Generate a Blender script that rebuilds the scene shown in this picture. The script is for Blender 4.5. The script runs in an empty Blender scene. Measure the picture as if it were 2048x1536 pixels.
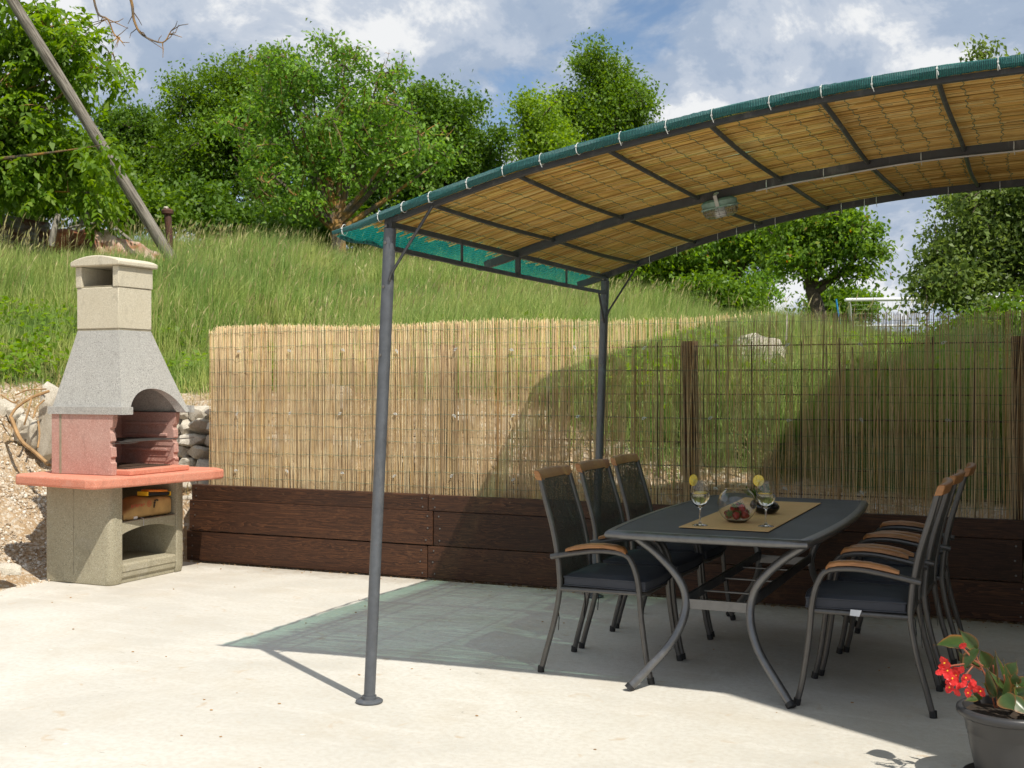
import bpy, math, random
import numpy as np
from mathutils import Vector, Matrix, noise as mnoise

R = math.radians
SC = bpy.context.scene
COL = SC.collection

# ------------------------------------------------------------------ camera, sky, sun, exposure
FPX, EYE, YAW = 2370.0, 1.4, math.atan2(1060, 2370)
cam = bpy.data.cameras.new('camera'); camo = bpy.data.objects.new('camera', cam); COL.objects.link(camo)
camo.location = (0, 0, EYE); camo.rotation_euler = (R(90), 0, YAW)
cam.sensor_width = 36; cam.lens = 36 * FPX / 2048; cam.clip_end = 5000; cam.clip_start = .05
cam.dof.use_dof = True; cam.dof.focus_distance = 6.2; cam.dof.aperture_fstop = 9
SC.camera = camo

SUN_DIR = Vector((.572, -.34, 1)).normalized()          # towards the sun
sun = bpy.data.lights.new('sun', 'SUN'); suno = bpy.data.objects.new('sun', sun); COL.objects.link(suno)
sun.energy = 4.3; sun.angle = R(.53); sun.color = (1, .94, .84)
suno.rotation_euler = SUN_DIR.to_track_quat('Z', 'Y').to_euler(); suno.location = (4, -4, 12)

world = bpy.data.worlds.new('World'); SC.world = world; world.use_nodes = True
def build_world():
    nt = world.node_tree; N = nt.nodes; L = nt.links; N.clear()
    def n(t, **k):
        o = N.new(t)
        for a, b in k.items(): setattr(o, a, b)
        return o
    def m(op, a, b=None, c=None):
        o = n('ShaderNodeMath', operation=op)
        for i, q in enumerate((a, b, c)):
            if q is None: continue
            if isinstance(q, (int, float)): o.inputs[i].default_value = q
            else: L.new(q, o.inputs[i])
        return o.outputs[0]
    def ramp(fac, stops):
        o = n('ShaderNodeValToRGB'); e = o.color_ramp.elements
        while len(e) < len(stops): e.new(.5)
        for i, (p, c) in enumerate(stops):
            e[i].position = p; e[i].color = c if len(c) == 4 else (*c, 1)
        o.color_ramp.interpolation = 'EASE'; L.new(fac, o.inputs[0]); return o.outputs[0]
    sky = n('ShaderNodeTexSky', sky_type='NISHITA', sun_disc=False)
    sky.sun_elevation = math.asin(SUN_DIR.z); sky.sun_rotation = math.atan2(SUN_DIR.x, SUN_DIR.y)
    sky.altitude = 400; sky.dust_density = .6; sky.ozone_density = 1.6
    tc = n('ShaderNodeTexCoord'); sep = n('ShaderNodeSeparateXYZ'); L.new(tc.outputs['Generated'], sep.inputs[0])
    zz = m('ADD', m('MAXIMUM', sep.outputs[2], 0.0), .55)
    cx, cy = m('DIVIDE', sep.outputs[0], zz), m('DIVIDE', sep.outputs[1], zz)
    def cloud_noise(ox, oy, sc, det, dist, rough=.56):
        cb = n('ShaderNodeCombineXYZ'); L.new(m('ADD', cx, ox), cb.inputs[0]); L.new(m('ADD', cy, oy), cb.inputs[1])
        t = n('ShaderNodeTexNoise'); t.inputs['Scale'].default_value = sc; t.inputs['Detail'].default_value = det
        t.inputs['Distortion'].default_value = dist; t.inputs['Roughness'].default_value = rough
        L.new(cb.outputs[0], t.inputs['Vector']); return t.outputs['Fac']
    cover = cloud_noise(7.3, 2.1, 3.6, 10, .35, .56)
    mask = ramp(cover, [(.33, (0, 0, 0)), (.40, (1, 1, 1))])
    puff = cloud_noise(3.9, 8.4, 5.2, 14, .35, .64)
    shade = ramp(m('ADD', m('MULTIPLY', puff, .62), m('MULTIPLY', cover, .38)),
                 [(.37, (2.5, 3.2, 4.4)), (.46, (3.2, 3.9, 5.0)), (.51, (4.5, 5.0, 5.8)), (.56, (7.2, 7.3, 7.4))])
    mix = n('ShaderNodeMix', data_type='RGBA'); L.new(mask, mix.inputs[0])
    L.new(sky.outputs[0], mix.inputs[6]); L.new(shade, mix.inputs[7])
    bg = n('ShaderNodeBackground'); bg.inputs[1].default_value = .1; L.new(mix.outputs[2], bg.inputs[0])
    out = n('ShaderNodeOutputWorld'); L.new(bg.outputs[0], out.inputs[0])
build_world()
vs = SC.view_settings; vs.view_transform = 'Standard'; vs.look = 'None'; vs.exposure = 0.3; vs.gamma = 1
vs.use_curve_mapping = False
cy = SC.cycles
cy.use_denoising = True; cy.max_bounces = 8; cy.diffuse_bounces = 3; cy.glossy_bounces = 3
cy.transmission_bounces = 10; cy.transparent_max_bounces = 24; cy.caustics_refractive = True; cy.sample_clamp_indirect = 8
cy.use_adaptive_sampling = True; cy.adaptive_threshold = .015

# ------------------------------------------------------------------ layout helpers
SA, CA = math.sin(YAW), math.cos(YAW)
def P(u, v, d):
    """a point at distance d along the view axis, seen in the photograph's direction (u, v)"""
    l = (u - 1024) / FPX
    return Vector(((-SA + l * CA) * d, (CA + l * SA) * d, EYE - (v - 768) / FPX * d))
rng = np.random.default_rng(11)
random.seed(5)
ORG = {}
def empty(name, loc=(0, 0, 0), label=None, cat=None, group=None):
    o = bpy.data.objects.new(name, None); COL.objects.link(o); o.location = loc; o.empty_display_size = .1
    ORG[o.name] = Vector(loc); tag(o, label, cat, group); return o
def tag(o, label=None, cat=None, group=None, kind=None):
    if label: o['label'] = label
    if cat: o['category'] = cat
    if group: o['group'] = group
    if kind: o['kind'] = kind
    return o
def link(name, me, mat, parent=None, label=None, cat=None, group=None, kind=None, bevel=0, seg=2, origin=None):
    o = bpy.data.objects.new(name, me); COL.objects.link(o)
    if mat is not None and not me.materials: me.materials.append(mat)
    if parent is not None:
        o.parent = parent; ORG[o.name] = ORG[parent.name]
    else:
        ORG[o.name] = Vector(origin or (0, 0, 0)); o.location = origin or (0, 0, 0)
    if bevel:
        b = o.modifiers.new('edge', 'BEVEL'); b.width = bevel; b.segments = seg; b.limit_method = 'ANGLE'; b.angle_limit = R(40)
    return tag(o, label, cat, group, kind)
def copy_tree(o, parent=None):
    c = o.copy(); COL.objects.link(c); c.parent = parent
    for k in list(o.keys()):
        pass
    for ch in [q for q in o.children]:
        copy_tree(ch, c)
    return c
def vec(p): return p if isinstance(p, Vector) else Vector(p)
def bez(a, b, c, n):
    a, b, c = vec(a), vec(b), vec(c)
    return [(1 - t) ** 2 * a + 2 * t * (1 - t) * b + t * t * c for t in [i / n for i in range(n + 1)]]
def spline(pts, n=5):
    """Catmull-Rom through the points"""
    p = [vec(q) for q in pts]; p = [p[0] * 2 - p[1]] + p + [p[-1] * 2 - p[-2]]; out = []
    for i in range(1, len(p) - 2):
        for k in range(n):
            t = k / n
            out.append(.5 * ((2 * p[i]) + (p[i + 1] - p[i - 1]) * t + (2 * p[i - 1] - 5 * p[i] + 4 * p[i + 1] - p[i + 2]) * t * t
                             + (3 * p[i] - p[i - 1] - 3 * p[i + 1] + p[i + 2]) * t ** 3))
    out.append(p[-2]); return out

class MB:
    def __init__(s): s.v = []; s.f = []; s.mi = []
    def add(s, vs, fs):
        k = len(s.v); s.v += [tuple(q) for q in vs]; s.f += [tuple(i + k for i in f) for f in fs]; return s
    def box(s, lo, hi, M=None):
        x0, y0, z0 = lo; x1, y1, z1 = hi
        vs = [Vector(q) for q in ((x0, y0, z0), (x1, y0, z0), (x1, y1, z0), (x0, y1, z0), (x0, y0, z1), (x1, y0, z1), (x1, y1, z1), (x0, y1, z1))]
        if M: vs = [M @ q for q in vs]
        return s.add(vs, [(0, 3, 2, 1), (4, 5, 6, 7), (0, 1, 5, 4), (1, 2, 6, 5), (2, 3, 7, 6), (3, 0, 4, 7)])
    def prism(s, poly, z0, z1, M=None):
        n = len(poly)
        vs = [Vector((x, y, z0)) for x, y in poly] + [Vector((x, y, z1)) for x, y in poly]
        if M: vs = [M @ q for q in vs]
        return s.add(vs, [tuple(range(n - 1, -1, -1)), tuple(range(n, 2 * n))] + [(i, (i + 1) % n, n + (i + 1) % n, n + i) for i in range(n)])
    def tube(s, path, r, n=8, cap=True, flat=None, phase=0):
        """flat: (a, b) half sizes of a rectangular section with r ignored"""
        path = [vec(p) for p in path]; m = len(path)
        rs = r if isinstance(r, (list, tuple)) else [r] * m
        T = [(path[min(i + 1, m - 1)] - path[max(i - 1, 0)]).normalized() for i in range(m)]
        up = Vector((0, 0, 1)) if abs(T[0].z) < .9 else Vector((0, 1, 0))
        N = (up - T[0] * up.dot(T[0])).normalized(); vs = []
        for i in range(m):
            N = (N - T[i] * N.dot(T[i]))
            N = N.normalized() if N.length > 1e-6 else Vector((1, 0, 0))
            B = T[i].cross(N)
            if flat:
                a, b = flat
                for (p, q) in ((a, b), (-a, b), (-a, -b), (a, -b)): vs.append(path[i] + B * p + N * q)
            else:
                for k in range(n):
                    t = 2 * math.pi * k / n + phase; vs.append(path[i] + (N * math.cos(t) + B * math.sin(t)) * rs[i])
        n = 4 if flat else n
        fs = [(i * n + k, i * n + (k + 1) % n, (i + 1) * n + (k + 1) % n, (i + 1) * n + k) for i in range(m - 1) for k in range(n)]
        if cap: fs += [tuple(range(n - 1, -1, -1)), tuple(range((m - 1) * n, m * n))]
        return s.add(vs, fs)
    def lathe(s, prof, n=24, c=(0, 0, 0), M=None, closed=False):
        vs = []; cx, cy_, cz = c; m = len(prof)
        for r, z in prof:
            for k in range(n):
                t = 2 * math.pi * k / n; q = Vector((cx + r * math.cos(t), cy_ + r * math.sin(t), cz + z))
                vs.append(M @ q if M else q)
        fs = [(i * n + k, i * n + (k + 1) % n, (i + 1) * n + (k + 1) % n, (i + 1) * n + k) for i in range(m - 1) for k in range(n)]
        if closed: fs += [((m - 1) * n + k, (m - 1) * n + (k + 1) % n, (k + 1) % n, k) for k in range(n)]
        else:
            if prof[0][0] > 1e-5: fs.append(tuple(range(n - 1, -1, -1)))
            if prof[-1][0] > 1e-5: fs.append(tuple(range((m - 1) * n, m * n)))
        return s.add(vs, fs)
    def blob(s, c, rad, seed=0, rough=.25, sub=2, flat=1.0, freq=1.5, facet=False):
        vs, fs = ico(sub); c = vec(c); off = Vector((seed * 13.7, seed * 7.1, seed * 3.3)); out = []
        for q in vs:
            k = 1 + rough * mnoise.fractal(q * freq + off, 1, 2, 3)
            if facet: k *= 1 + .18 * mnoise.cell(q * 1.3 + off)
            out.append((c.x + q.x * rad[0] * k, c.y + q.y * rad[1] * k, c.z + q.z * rad[2] * k))
        return s.add(out, fs)
    def mesh(s, name, off=Vector((0, 0, 0)), smooth=True, ang=35):
        me = bpy.data.meshes.new(name)
        me.from_pydata([(a - off.x, b - off.y, c - off.z) for a, b, c in s.v], [], s.f)
        if smooth:
            me.shade_smooth()
            try: me.set_sharp_from_angle(angle=R(ang))
            except Exception: pass
        me.update(); return me
    def build(s, name, mat, parent=None, smooth=True, ang=35, **k):
        off = ORG[parent.name] if parent is not None else Vector(k.get('origin') or (0, 0, 0))
        return link(name, s.mesh(name, off, smooth, ang), mat, parent, **k)
_ICO = {}
def ico(sub):
    if sub in _ICO: return _ICO[sub]
    import bmesh
    bm = bmesh.new(); bmesh.ops.create_icosphere(bm, subdivisions=sub, radius=1)
    bm.verts.index_update()
    _ICO[sub] = ([v.co.copy() for v in bm.verts], [tuple(v.index for v in f.verts) for f in bm.faces]); bm.free()
    return _ICO[sub]
def np_mesh(name, V, counts, idx, attrs=None, smooth=False):
    """V (n,3), counts per polygon, flat vertex indices"""
    me = bpy.data.meshes.new(name); counts = np.asarray(counts, np.int32)
    me.vertices.add(len(V)); me.vertices.foreach_set('co', np.asarray(V, np.float32).ravel())
    me.loops.add(len(idx)); me.loops.foreach_set('vertex_index', np.asarray(idx, np.int32))
    me.polygons.add(len(counts)); st = np.zeros(len(counts), np.int32); st[1:] = np.cumsum(counts)[:-1]
    me.polygons.foreach_set('loop_start', st)
    if smooth: me.polygons.foreach_set('use_smooth', np.ones(len(counts), bool))
    for k, a in (attrs or {}).items():
        at = me.attributes.new(k, 'FLOAT', 'POINT'); at.data.foreach_set('value', np.asarray(a, np.float32))
    me.update(calc_edges=True); return me

# ------------------------------------------------------------------ materials
class NT:
    def __init__(s, name):
        s.m = bpy.data.materials.new(name); s.m.use_nodes = True; s.t = s.m.node_tree; s.N = s.t.nodes; s.L = s.t.links
        s.b = s.N['Principled BSDF']; s.out = s.N['Material Output']
    def n(s, t, **k):
        o = s.N.new(t)
        for a, b in k.items(): setattr(o, a, b)
        return o
    def put(s, sock, v):
        if v is None: return
        if hasattr(v, 'is_linked') or hasattr(v, 'links'): s.L.new(v, sock)
        else:
            if isinstance(v, tuple) and len(v) == 3 and len(sock.default_value) == 4: v = (*v, 1)
            sock.default_value = v
    def set(s, **k):
        for a, v in k.items(): s.put(s.b.inputs[a.replace('_', ' ')], v)
        return s
    def coord(s, kind='Object', scale=(1, 1, 1), rot=(0, 0, 0), loc=(0, 0, 0), rnd=False):
        tc = s.n('ShaderNodeTexCoord'); mp = s.n('ShaderNodeMapping'); s.L.new(tc.outputs[kind], mp.inputs[0])
        mp.inputs['Scale'].default_value = scale; mp.inputs['Rotation'].default_value = rot; mp.inputs['Location'].default_value = loc
        if rnd:
            oi = s.n('ShaderNodeObjectInfo'); cb = s.n('ShaderNodeVectorMath', operation='SCALE'); cb.inputs[0].default_value = (37, 53, 29)
            s.L.new(oi.outputs['Random'], cb.inputs['Scale']); s.L.new(cb.outputs[0], mp.inputs['Location'])
        return mp.outputs[0]
    def noise(s, vec, scale=5, detail=4, rough=.5, dist=0):
        t = s.n('ShaderNodeTexNoise'); s.L.new(vec, t.inputs['Vector'])
        for a, b in (('Scale', scale), ('Detail', detail), ('Roughness', rough), ('Distortion', dist)): t.inputs[a].default_value = b
        return t.outputs['Fac']
    def voro(s, vec, scale=5, feature='F1', out='Distance'):
        t = s.n('ShaderNodeTexVoronoi', feature=feature); s.L.new(vec, t.inputs['Vector']); t.inputs['Scale'].default_value = scale
        return t.outputs[out]
    def ramp(s, fac, stops, interp='LINEAR'):
        o = s.n('ShaderNodeValToRGB'); e = o.color_ramp.elements; o.color_ramp.interpolation = interp
        while len(e) < len(stops): e.new(.5)
        for i, (p, c) in enumerate(stops):
            if isinstance(c, (int, float)): c = (c, c, c)
            e[i].position = p; e[i].color = (*c, 1)
        s.L.new(fac, o.inputs[0]); return o.outputs[0]
    def mix(s, fac, a, b, blend='MIX'):
        o = s.n('ShaderNodeMix', data_type='RGBA', blend_type=blend)
        s.put(o.inputs[0], fac); s.put(o.inputs[6], a); s.put(o.inputs[7], b); return o.outputs[2]
    def math(s, op, a, b=None):
        o = s.n('ShaderNodeMath', operation=op); s.put(o.inputs[0], a)
        if b is not None: s.put(o.inputs[1], b)
        return o.outputs[0]
    def island(s):
        return s.n('ShaderNodeNewGeometry').outputs['Random Per Island']
    def attr(s, name):
        a = s.n('ShaderNodeAttribute'); a.attribute_name = name; return a.outputs['Fac']
    def bump(s, h, strength=.3, dist=.01):
        b = s.n('ShaderNodeBump'); b.inputs['Strength'].default_value = strength; b.inputs['Distance'].default_value = dist
        s.L.new(h, b.inputs['Height']); s.L.new(b.outputs[0], s.b.inputs['Normal']); return s
    def translucent(s, col, fac, fac2=None):
        tr = s.n('ShaderNodeBsdfTranslucent'); s.put(tr.inputs[0], col); mx = s.n('ShaderNodeMixShader'); s.put(mx.inputs[0], fac)
        s.L.new(s.b.outputs[0], mx.inputs[1]); s.L.new(tr.outputs[0], mx.inputs[2]); s.L.new(mx.outputs[0], s.out.inputs[0]); s.last = mx.outputs[0]
        return s
    def see_through(s, fac, tint=(1, 1, 1)):
        t = s.n('ShaderNodeBsdfTransparent'); t.inputs[0].default_value = (*tint, 1); mx = s.n('ShaderNodeMixShader'); s.put(mx.inputs[0], fac)
        s.L.new(getattr(s, 'last', s.b.outputs[0]), mx.inputs[1]); s.L.new(t.outputs[0], mx.inputs[2]); s.L.new(mx.outputs[0], s.out.inputs[0]); return s

def plain(name, col, rough=.5, metal=0, var=.15, scale=12, bump=0, bscale=60, spec=None):
    t = NT(name); c = t.coord('Object', rnd=True); nz = t.noise(c, scale, 5)
    d = tuple(q * (1 - var) for q in col); h = tuple(min(1, q * (1 + var)) for q in col)
    t.set(Base_Color=t.ramp(nz, [(.3, d), (.7, h)]), Roughness=rough, Metallic=metal)
    if spec is not None: t.b.inputs['Specular IOR Level'].default_value = spec
    if bump: t.bump(t.noise(c, bscale, 4), bump, .004)
    return t.m

def m_speckle(name, base, dark, light, stain=None):
    t = NT(name); c = t.coord('Object'); fine = t.voro(c, 210, 'F1', 'Color'); sp = t.n('ShaderNodeSeparateColor'); t.L.new(fine, sp.inputs[0])
    col = t.ramp(sp.outputs[0], [(0, dark), (.25, base), (.75, base), (1, light)])
    big = t.noise(c, 3.2, 5, .6); stn = t.noise(t.coord('Object', (1, 1, .45)), 7, 6, .7, .8); col = t.mix(t.ramp(stn, [(.56, 0), (.70, .55)]), col, tuple(q * .5 for q in base)); blm = t.noise(c, 5, 5, .65, .5); col = t.mix(t.ramp(blm, [(.58, 0), (.75, .4)]), col, tuple(min(.8, q * .6 + .28) for q in base))
    col = t.mix(t.ramp(big, [(.35, .0), (.75, .45)]), col, stain or tuple(q * .72 for q in base))
    t.set(Base_Color=col, Roughness=.93); t.b.inputs['Specular IOR Level'].default_value = .2
    return t.bump(t.math('ADD', t.noise(c, 160, 3), t.math('MULTIPLY', t.noise(c, 22, 4), .6)), .5, .004).m

def m_patio():
    t = NT('patio concrete'); c = t.coord('Object')
    a = t.noise(c, .55, 7, .62, .6); b = t.noise(c, 2.3, 6, .6); d = t.noise(c, 38, 4); st = t.coord('Object', (1, 3.2, 1), (0, 0, R(22)))
    trow = t.noise(st, 1.7, 5, .6, .5)
    col = t.ramp(a, [(.3, (.45, .43, .38)), (.5, (.565, .545, .49)), (.7, (.65, .635, .58))])
    col = t.mix(t.ramp(b, [(.5, 0), (.72, .5)]), col, (.47, .42, .335))
    col = t.mix(t.ramp(trow, [(.52, 0), (.66, .45)]), col, (.64, .62, .57))
    col = t.mix(t.ramp(d, [(.35, .35), (.6, 0)]), col, (.45, .405, .33))
    rust = t.noise(c, 6.5, 3, .5, 1.2); col = t.mix(t.ramp(rust, [(.66, 0), (.76, .55)]), col, (.46, .34, .21))
    spots = t.voro(c, 3.1); col = t.mix(t.ramp(spots, [(.015, .7), (.045, 0)]), col, (.74, .72, .67))
    dark = t.noise(t.coord('Object', (1.2, 2.6, 1), (0, 0, R(-12))), 5.5, 7, .72, 1.5)
    col = t.mix(t.ramp(dark, [(.655, 0), (.70, .55)]), col, (.25, .23, .19))
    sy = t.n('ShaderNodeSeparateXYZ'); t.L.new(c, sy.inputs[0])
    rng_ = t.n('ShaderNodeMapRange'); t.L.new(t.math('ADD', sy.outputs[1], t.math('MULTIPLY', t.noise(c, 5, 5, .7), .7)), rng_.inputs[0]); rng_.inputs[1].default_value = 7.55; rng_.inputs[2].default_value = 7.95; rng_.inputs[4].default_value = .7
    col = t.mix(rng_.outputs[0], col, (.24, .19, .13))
    fl = t.noise(c, 95, 2); col = t.mix(t.ramp(fl, [(.70, 0), (.74, .55)]), col, (.30, .26, .2))
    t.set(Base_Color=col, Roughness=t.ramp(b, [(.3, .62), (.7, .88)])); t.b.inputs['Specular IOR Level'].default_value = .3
    h = t.math('ADD', t.math('MULTIPLY', t.noise(c, 9, 6, .65), 1.0), t.math('MULTIPLY', t.noise(c, 120, 3), .35))
    return t.bump(h, .35, .012).m

def m_ground():
    t = NT('earth and turf'); c = t.coord('Object'); a = t.noise(c, 1.3, 6, .6); b = t.noise(c, 14, 5, .65)
    v = t.n('ShaderNodeSeparateColor'); t.L.new(t.voro(c, 42, 'F1', 'Color'), v.inputs[0])
    dirt = t.ramp(a, [(.3, (.30, .19, .10)), (.5, (.42, .30, .18)), (.68, (.56, .45, .32))])
    dirt = t.mix(t.ramp(v.outputs[0], [(.55, 0), (.9, .75)]), dirt, (.62, .56, .46))
    dirt = t.mix(t.ramp(b, [(.55, 0), (.7, .6)]), dirt, (.24, .14, .07))
    turf = t.ramp(b, [(.3, (.045, .07, .015)), (.6, (.09, .12, .03)), (.8, (.20, .17, .07))])
    g = t.attr('turf'); g = t.ramp(t.math('ADD', g, t.math('MULTIPLY', t.math('SUBTRACT', b, .5), .5)), [(.4, 0), (.6, 1)])
    t.set(Base_Color=t.mix(g, dirt, turf), Roughness=.95); t.b.inputs['Specular IOR Level'].default_value = .1
    return t.bump(t.math('ADD', b, t.noise(c, 55, 4)), .9, .03).m

def m_plank():
    t = NT('dark stained timber'); c = t.coord('Object', (1, 1, 1), rnd=True)
    st = t.coord('Object', (.32, 6, 7), rnd=True); rings = t.noise(st, 3.0, 3, .5, 1.6)
    w = t.n('ShaderNodeMath', operation='FRACT'); t.L.new(t.math('MULTIPLY', rings, 13), w.inputs[0])
    grain = t.noise(t.coord('Object', (1.2, 60, 60), rnd=True), 3, 5, .6)
    saw = t.noise(t.coord('Object', (120, 1, 3), rnd=True), 2.2, 2)
    col = t.ramp(t.math('ADD', t.math('MULTIPLY', w.outputs[0], .45), t.math('MULTIPLY', grain, .55)),
                 [(.2, (.022, .009, .005)), (.5, (.058, .024, .012)), (.8, (.16, .066, .028))])
    col = t.mix(t.ramp(t.noise(c, 2.2, 4), [(.4, 0), (.7, .5)]), col, (.045, .021, .013))
    col = t.mix(t.ramp(t.noise(c, 7, 5, .7), [(.6, 0), (.75, .5)]), col, (.18, .085, .04))
    oi = t.n('ShaderNodeObjectInfo'); hv = t.n('ShaderNodeHueSaturation'); t.L.new(col, hv.inputs['Color']); t.L.new(t.math('ADD', .62, t.math('MULTIPLY', oi.outputs['Random'], .42)), hv.inputs['Value']); col = hv.outputs[0]
    t.set(Base_Color=col, Roughness=.62); t.b.inputs['Specular IOR Level'].default_value = .35
    return t.bump(t.math('ADD', t.math('MULTIPLY', grain, .4), t.math('MULTIPLY', saw, .5)), .45, .004).m

def m_reed(name, stops, tr, blotch):
    t = NT(name); i = t.island(); c = t.coord('Object'); col = t.ramp(i, stops)
    nz = t.noise(c, 9, 4, .6); col = t.mix(t.ramp(nz, [(.45, 0), (.75, .6)]), col, blotch)
    t.set(Base_Color=col, Roughness=.5); t.b.inputs['Specular IOR Level'].default_value = .35
    return t.translucent(col, tr).m

def m_leaf(name, stops, tr=.45, clump=1.2, dark=.75, tcol=1.7, dead=None):
    t = NT(name); i = t.island(); c = t.coord('Object'); col = t.ramp(i, stops)
    nz = t.noise(c, clump, 3, .5); mid = stops[len(stops) // 2][1]
    col = t.mix(t.ramp(nz, [(.38, .55), (.62, 0)]), col, tuple(q * dark for q in mid))
    cl = t.attr('cl'); col = t.mix(t.ramp(cl, [(.0, .45), (.5, 0)]), col, tuple(q * .6 for q in mid)); col = t.mix(t.ramp(cl, [(.5, 0), (1, .6)]), col, (min(1, mid[0] * 1.55), min(1, mid[1] * 1.45), mid[2] * 1.3))
    if dead: col = t.mix(t.ramp(t.noise(c, 60, 1), [(.70, 0), (.73, .8)]), col, dead)
    t.set(Base_Color=col, Roughness=.48); t.b.inputs['Specular IOR Level'].default_value = .35
    hsv = t.n('ShaderNodeHueSaturation'); hsv.inputs['Value'].default_value = tcol; hsv.inputs['Hue'].default_value = .485; hsv.inputs['Saturation'].default_value = 1.1
    t.L.new(col, hsv.inputs['Color'])
    return t.translucent(hsv.outputs[0], tr).m

def m_grass():
    t = NT('long meadow grass'); i = t.island(); c = t.coord('Object'); k = t.attr('t'); dry = t.attr('dry')
    col = t.ramp(i, [(0, (.11, .25, .03)), (.45, (.20, .37, .05)), (.8, (.34, .48, .10)), (1, (.60, .54, .22))])
    nz = t.noise(c, .8, 5, .65); col = t.mix(t.ramp(nz, [(.46, 0), (.60, .7)]), col, (.56, .60, .17))
    nz2 = t.noise(c, .55, 3, .5); col = t.mix(t.ramp(nz2, [(.38, .7), (.50, 0)]), col, (.12, .29, .05))
    col = t.mix(t.math('MULTIPLY', k, .3), col, (.55, .52, .22))
    col = t.mix(dry, col, t.ramp(i, [(0, (.34, .26, .11)), (.6, (.52, .42, .20)), (1, (.66, .56, .32))]))
    t.set(Base_Color=col, Roughness=.5); t.b.inputs['Specular IOR Level'].default_value = .3
    return t.translucent(col, .4).m

def m_bark(name, col, lichen=None, amt=.6):
    t = NT(name); c = t.coord('Object'); b = t.noise(c, 18, 5, .65)
    k = t.ramp(b, [(.3, tuple(q * .5 for q in col)), (.7, tuple(min(1, q * 1.4) for q in col))])
    if lichen: k = t.mix(t.ramp(t.noise(c, 2.6, 4, .6), [(.5 - .2 * amt, 0), (.62, 1)]), k, lichen)
    t.set(Base_Color=k, Roughness=.9); return t.bump(b, .6, .02).m

def m_rust(name, base, rust, amt=.5):
    t = NT(name); c = t.coord('Object'); a = t.noise(c, 3.5, 7, .68, .4)
    r = t.ramp(t.noise(c, 22, 4), [(.3, tuple(q * .45 for q in rust)), (.7, rust)])
    t.set(Base_Color=t.mix(t.ramp(a, [(amt - .08, 0), (amt + .08, 1)]), base, r), Roughness=.8)
    return t.bump(a, .4, .01).m

def m_glass(name, col=(1, 1, 1), ior=1.45, rough=0):
    t = NT(name); t.set(Base_Color=col, Roughness=rough); t.b.inputs['Transmission Weight'].default_value = 1; t.b.inputs['IOR'].default_value = ior
    return t.m

def m_net(name, col, clear, tr, tint=(1, 1, 1)):
    t = NT(name); c = t.coord('Object'); w = t.n('ShaderNodeTexWave', wave_type='BANDS', bands_direction='X'); t.L.new(c, w.inputs['Vector']); w.inputs['Scale'].default_value = 26
    w.inputs['Distortion'].default_value = .6
    nz = t.noise(c, 3, 3); cc = t.ramp(nz, [(.3, tuple(q * .75 for q in col)), (.7, col)])
    t.set(Base_Color=cc, Roughness=.5); t.translucent(cc, tr)
    return t.see_through(t.ramp(w.outputs['Fac'], [(.2, max(0, clear - .14)), (.8, clear + .14)]), tint).m

def m_roll():
    t = NT('rolled teal net'); c = t.coord('Object', (1, 1, 1)); w = t.n('ShaderNodeTexWave', wave_type='BANDS', bands_direction='X'); t.L.new(t.coord('Object', (1, .35, .6)), w.inputs['Vector']); w.inputs['Scale'].default_value = 52; w.inputs['Distortion'].default_value = 3
    nz = t.noise(c, 130, 3, .7); k = t.math('ADD', t.math('MULTIPLY', w.outputs['Fac'], .6), t.math('MULTIPLY', nz, .5))
    t.set(Base_Color=t.ramp(k, [(.2, (.003, .040, .048)), (.6, (.004, .085, .085)), (.95, (.02, .16, .14))]), Roughness=.55)
    return t.bump(k, .8, .006).m
def m_sling(name, col, clear, sc=170):
    t = NT(name); c = t.coord('Object', (1, 1, 1)); a = t.voro(c, sc)
    t.set(Base_Color=col, Roughness=.55); return t.see_through(t.ramp(a, [(.22, clear * 1.9), (.48, clear * .35)])).m

def m_fabric(name, col):
    t = NT(name); c = t.coord('Object'); w = t.noise(t.coord('Object', (1, 1, 1)), 420, 2)
    k = t.ramp(t.noise(c, 6, 4), [(.3, tuple(q * .85 for q in col)), (.7, tuple(q * 1.15 for q in col))])
    t.set(Base_Color=k, Roughness=.85); t.b.inputs['Specular IOR Level'].default_value = .25
    return t.bump(t.math('ADD', w, t.math('MULTIPLY', t.noise(c, 13, 3), 1.6)), .22, .004).m

def m_teak():
    t = NT('oiled teak'); g = t.noise(t.coord('Object', (5, 60, 60), rnd=True), 3, 4, .6); c = t.coord('Object', rnd=True)
    k = t.ramp(g, [(.3, (.25, .105, .035)), (.7, (.50, .235, .085))]); k = t.mix(t.ramp(t.noise(c, 5, 3), [(.4, 0), (.7, .4)]), k, (.33, .14, .05))
    t.set(Base_Color=k, Roughness=.45); return t.bump(g, .2, .002).m

def m_metal(name, col, rough=.38, metal=.55, worn=False):
    t = NT(name); c = t.coord('Object'); nz = t.noise(c, 26, 5, .65)
    k = t.ramp(nz, [(.3, tuple(q * .82 for q in col)), (.75, tuple(q * 1.15 for q in col))])
    if worn: k = t.mix(t.ramp(t.noise(t.coord('Object', (1, 1, .3)), 9, 6, .7), [(.56, 0), (.72, .5)]), k, (.21, .20, .185)); k = t.mix(t.ramp(t.noise(c, 34, 4, .7), [(.69, 0), (.74, .8)]), k, (.16, .07, .035))
    t.set(Base_Color=k, Roughness=t.ramp(nz, [(.3, rough - .06), (.7, rough + .1)]), Metallic=metal)
    return t.bump(t.noise(c, 300, 2), .06, .001).m

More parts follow.
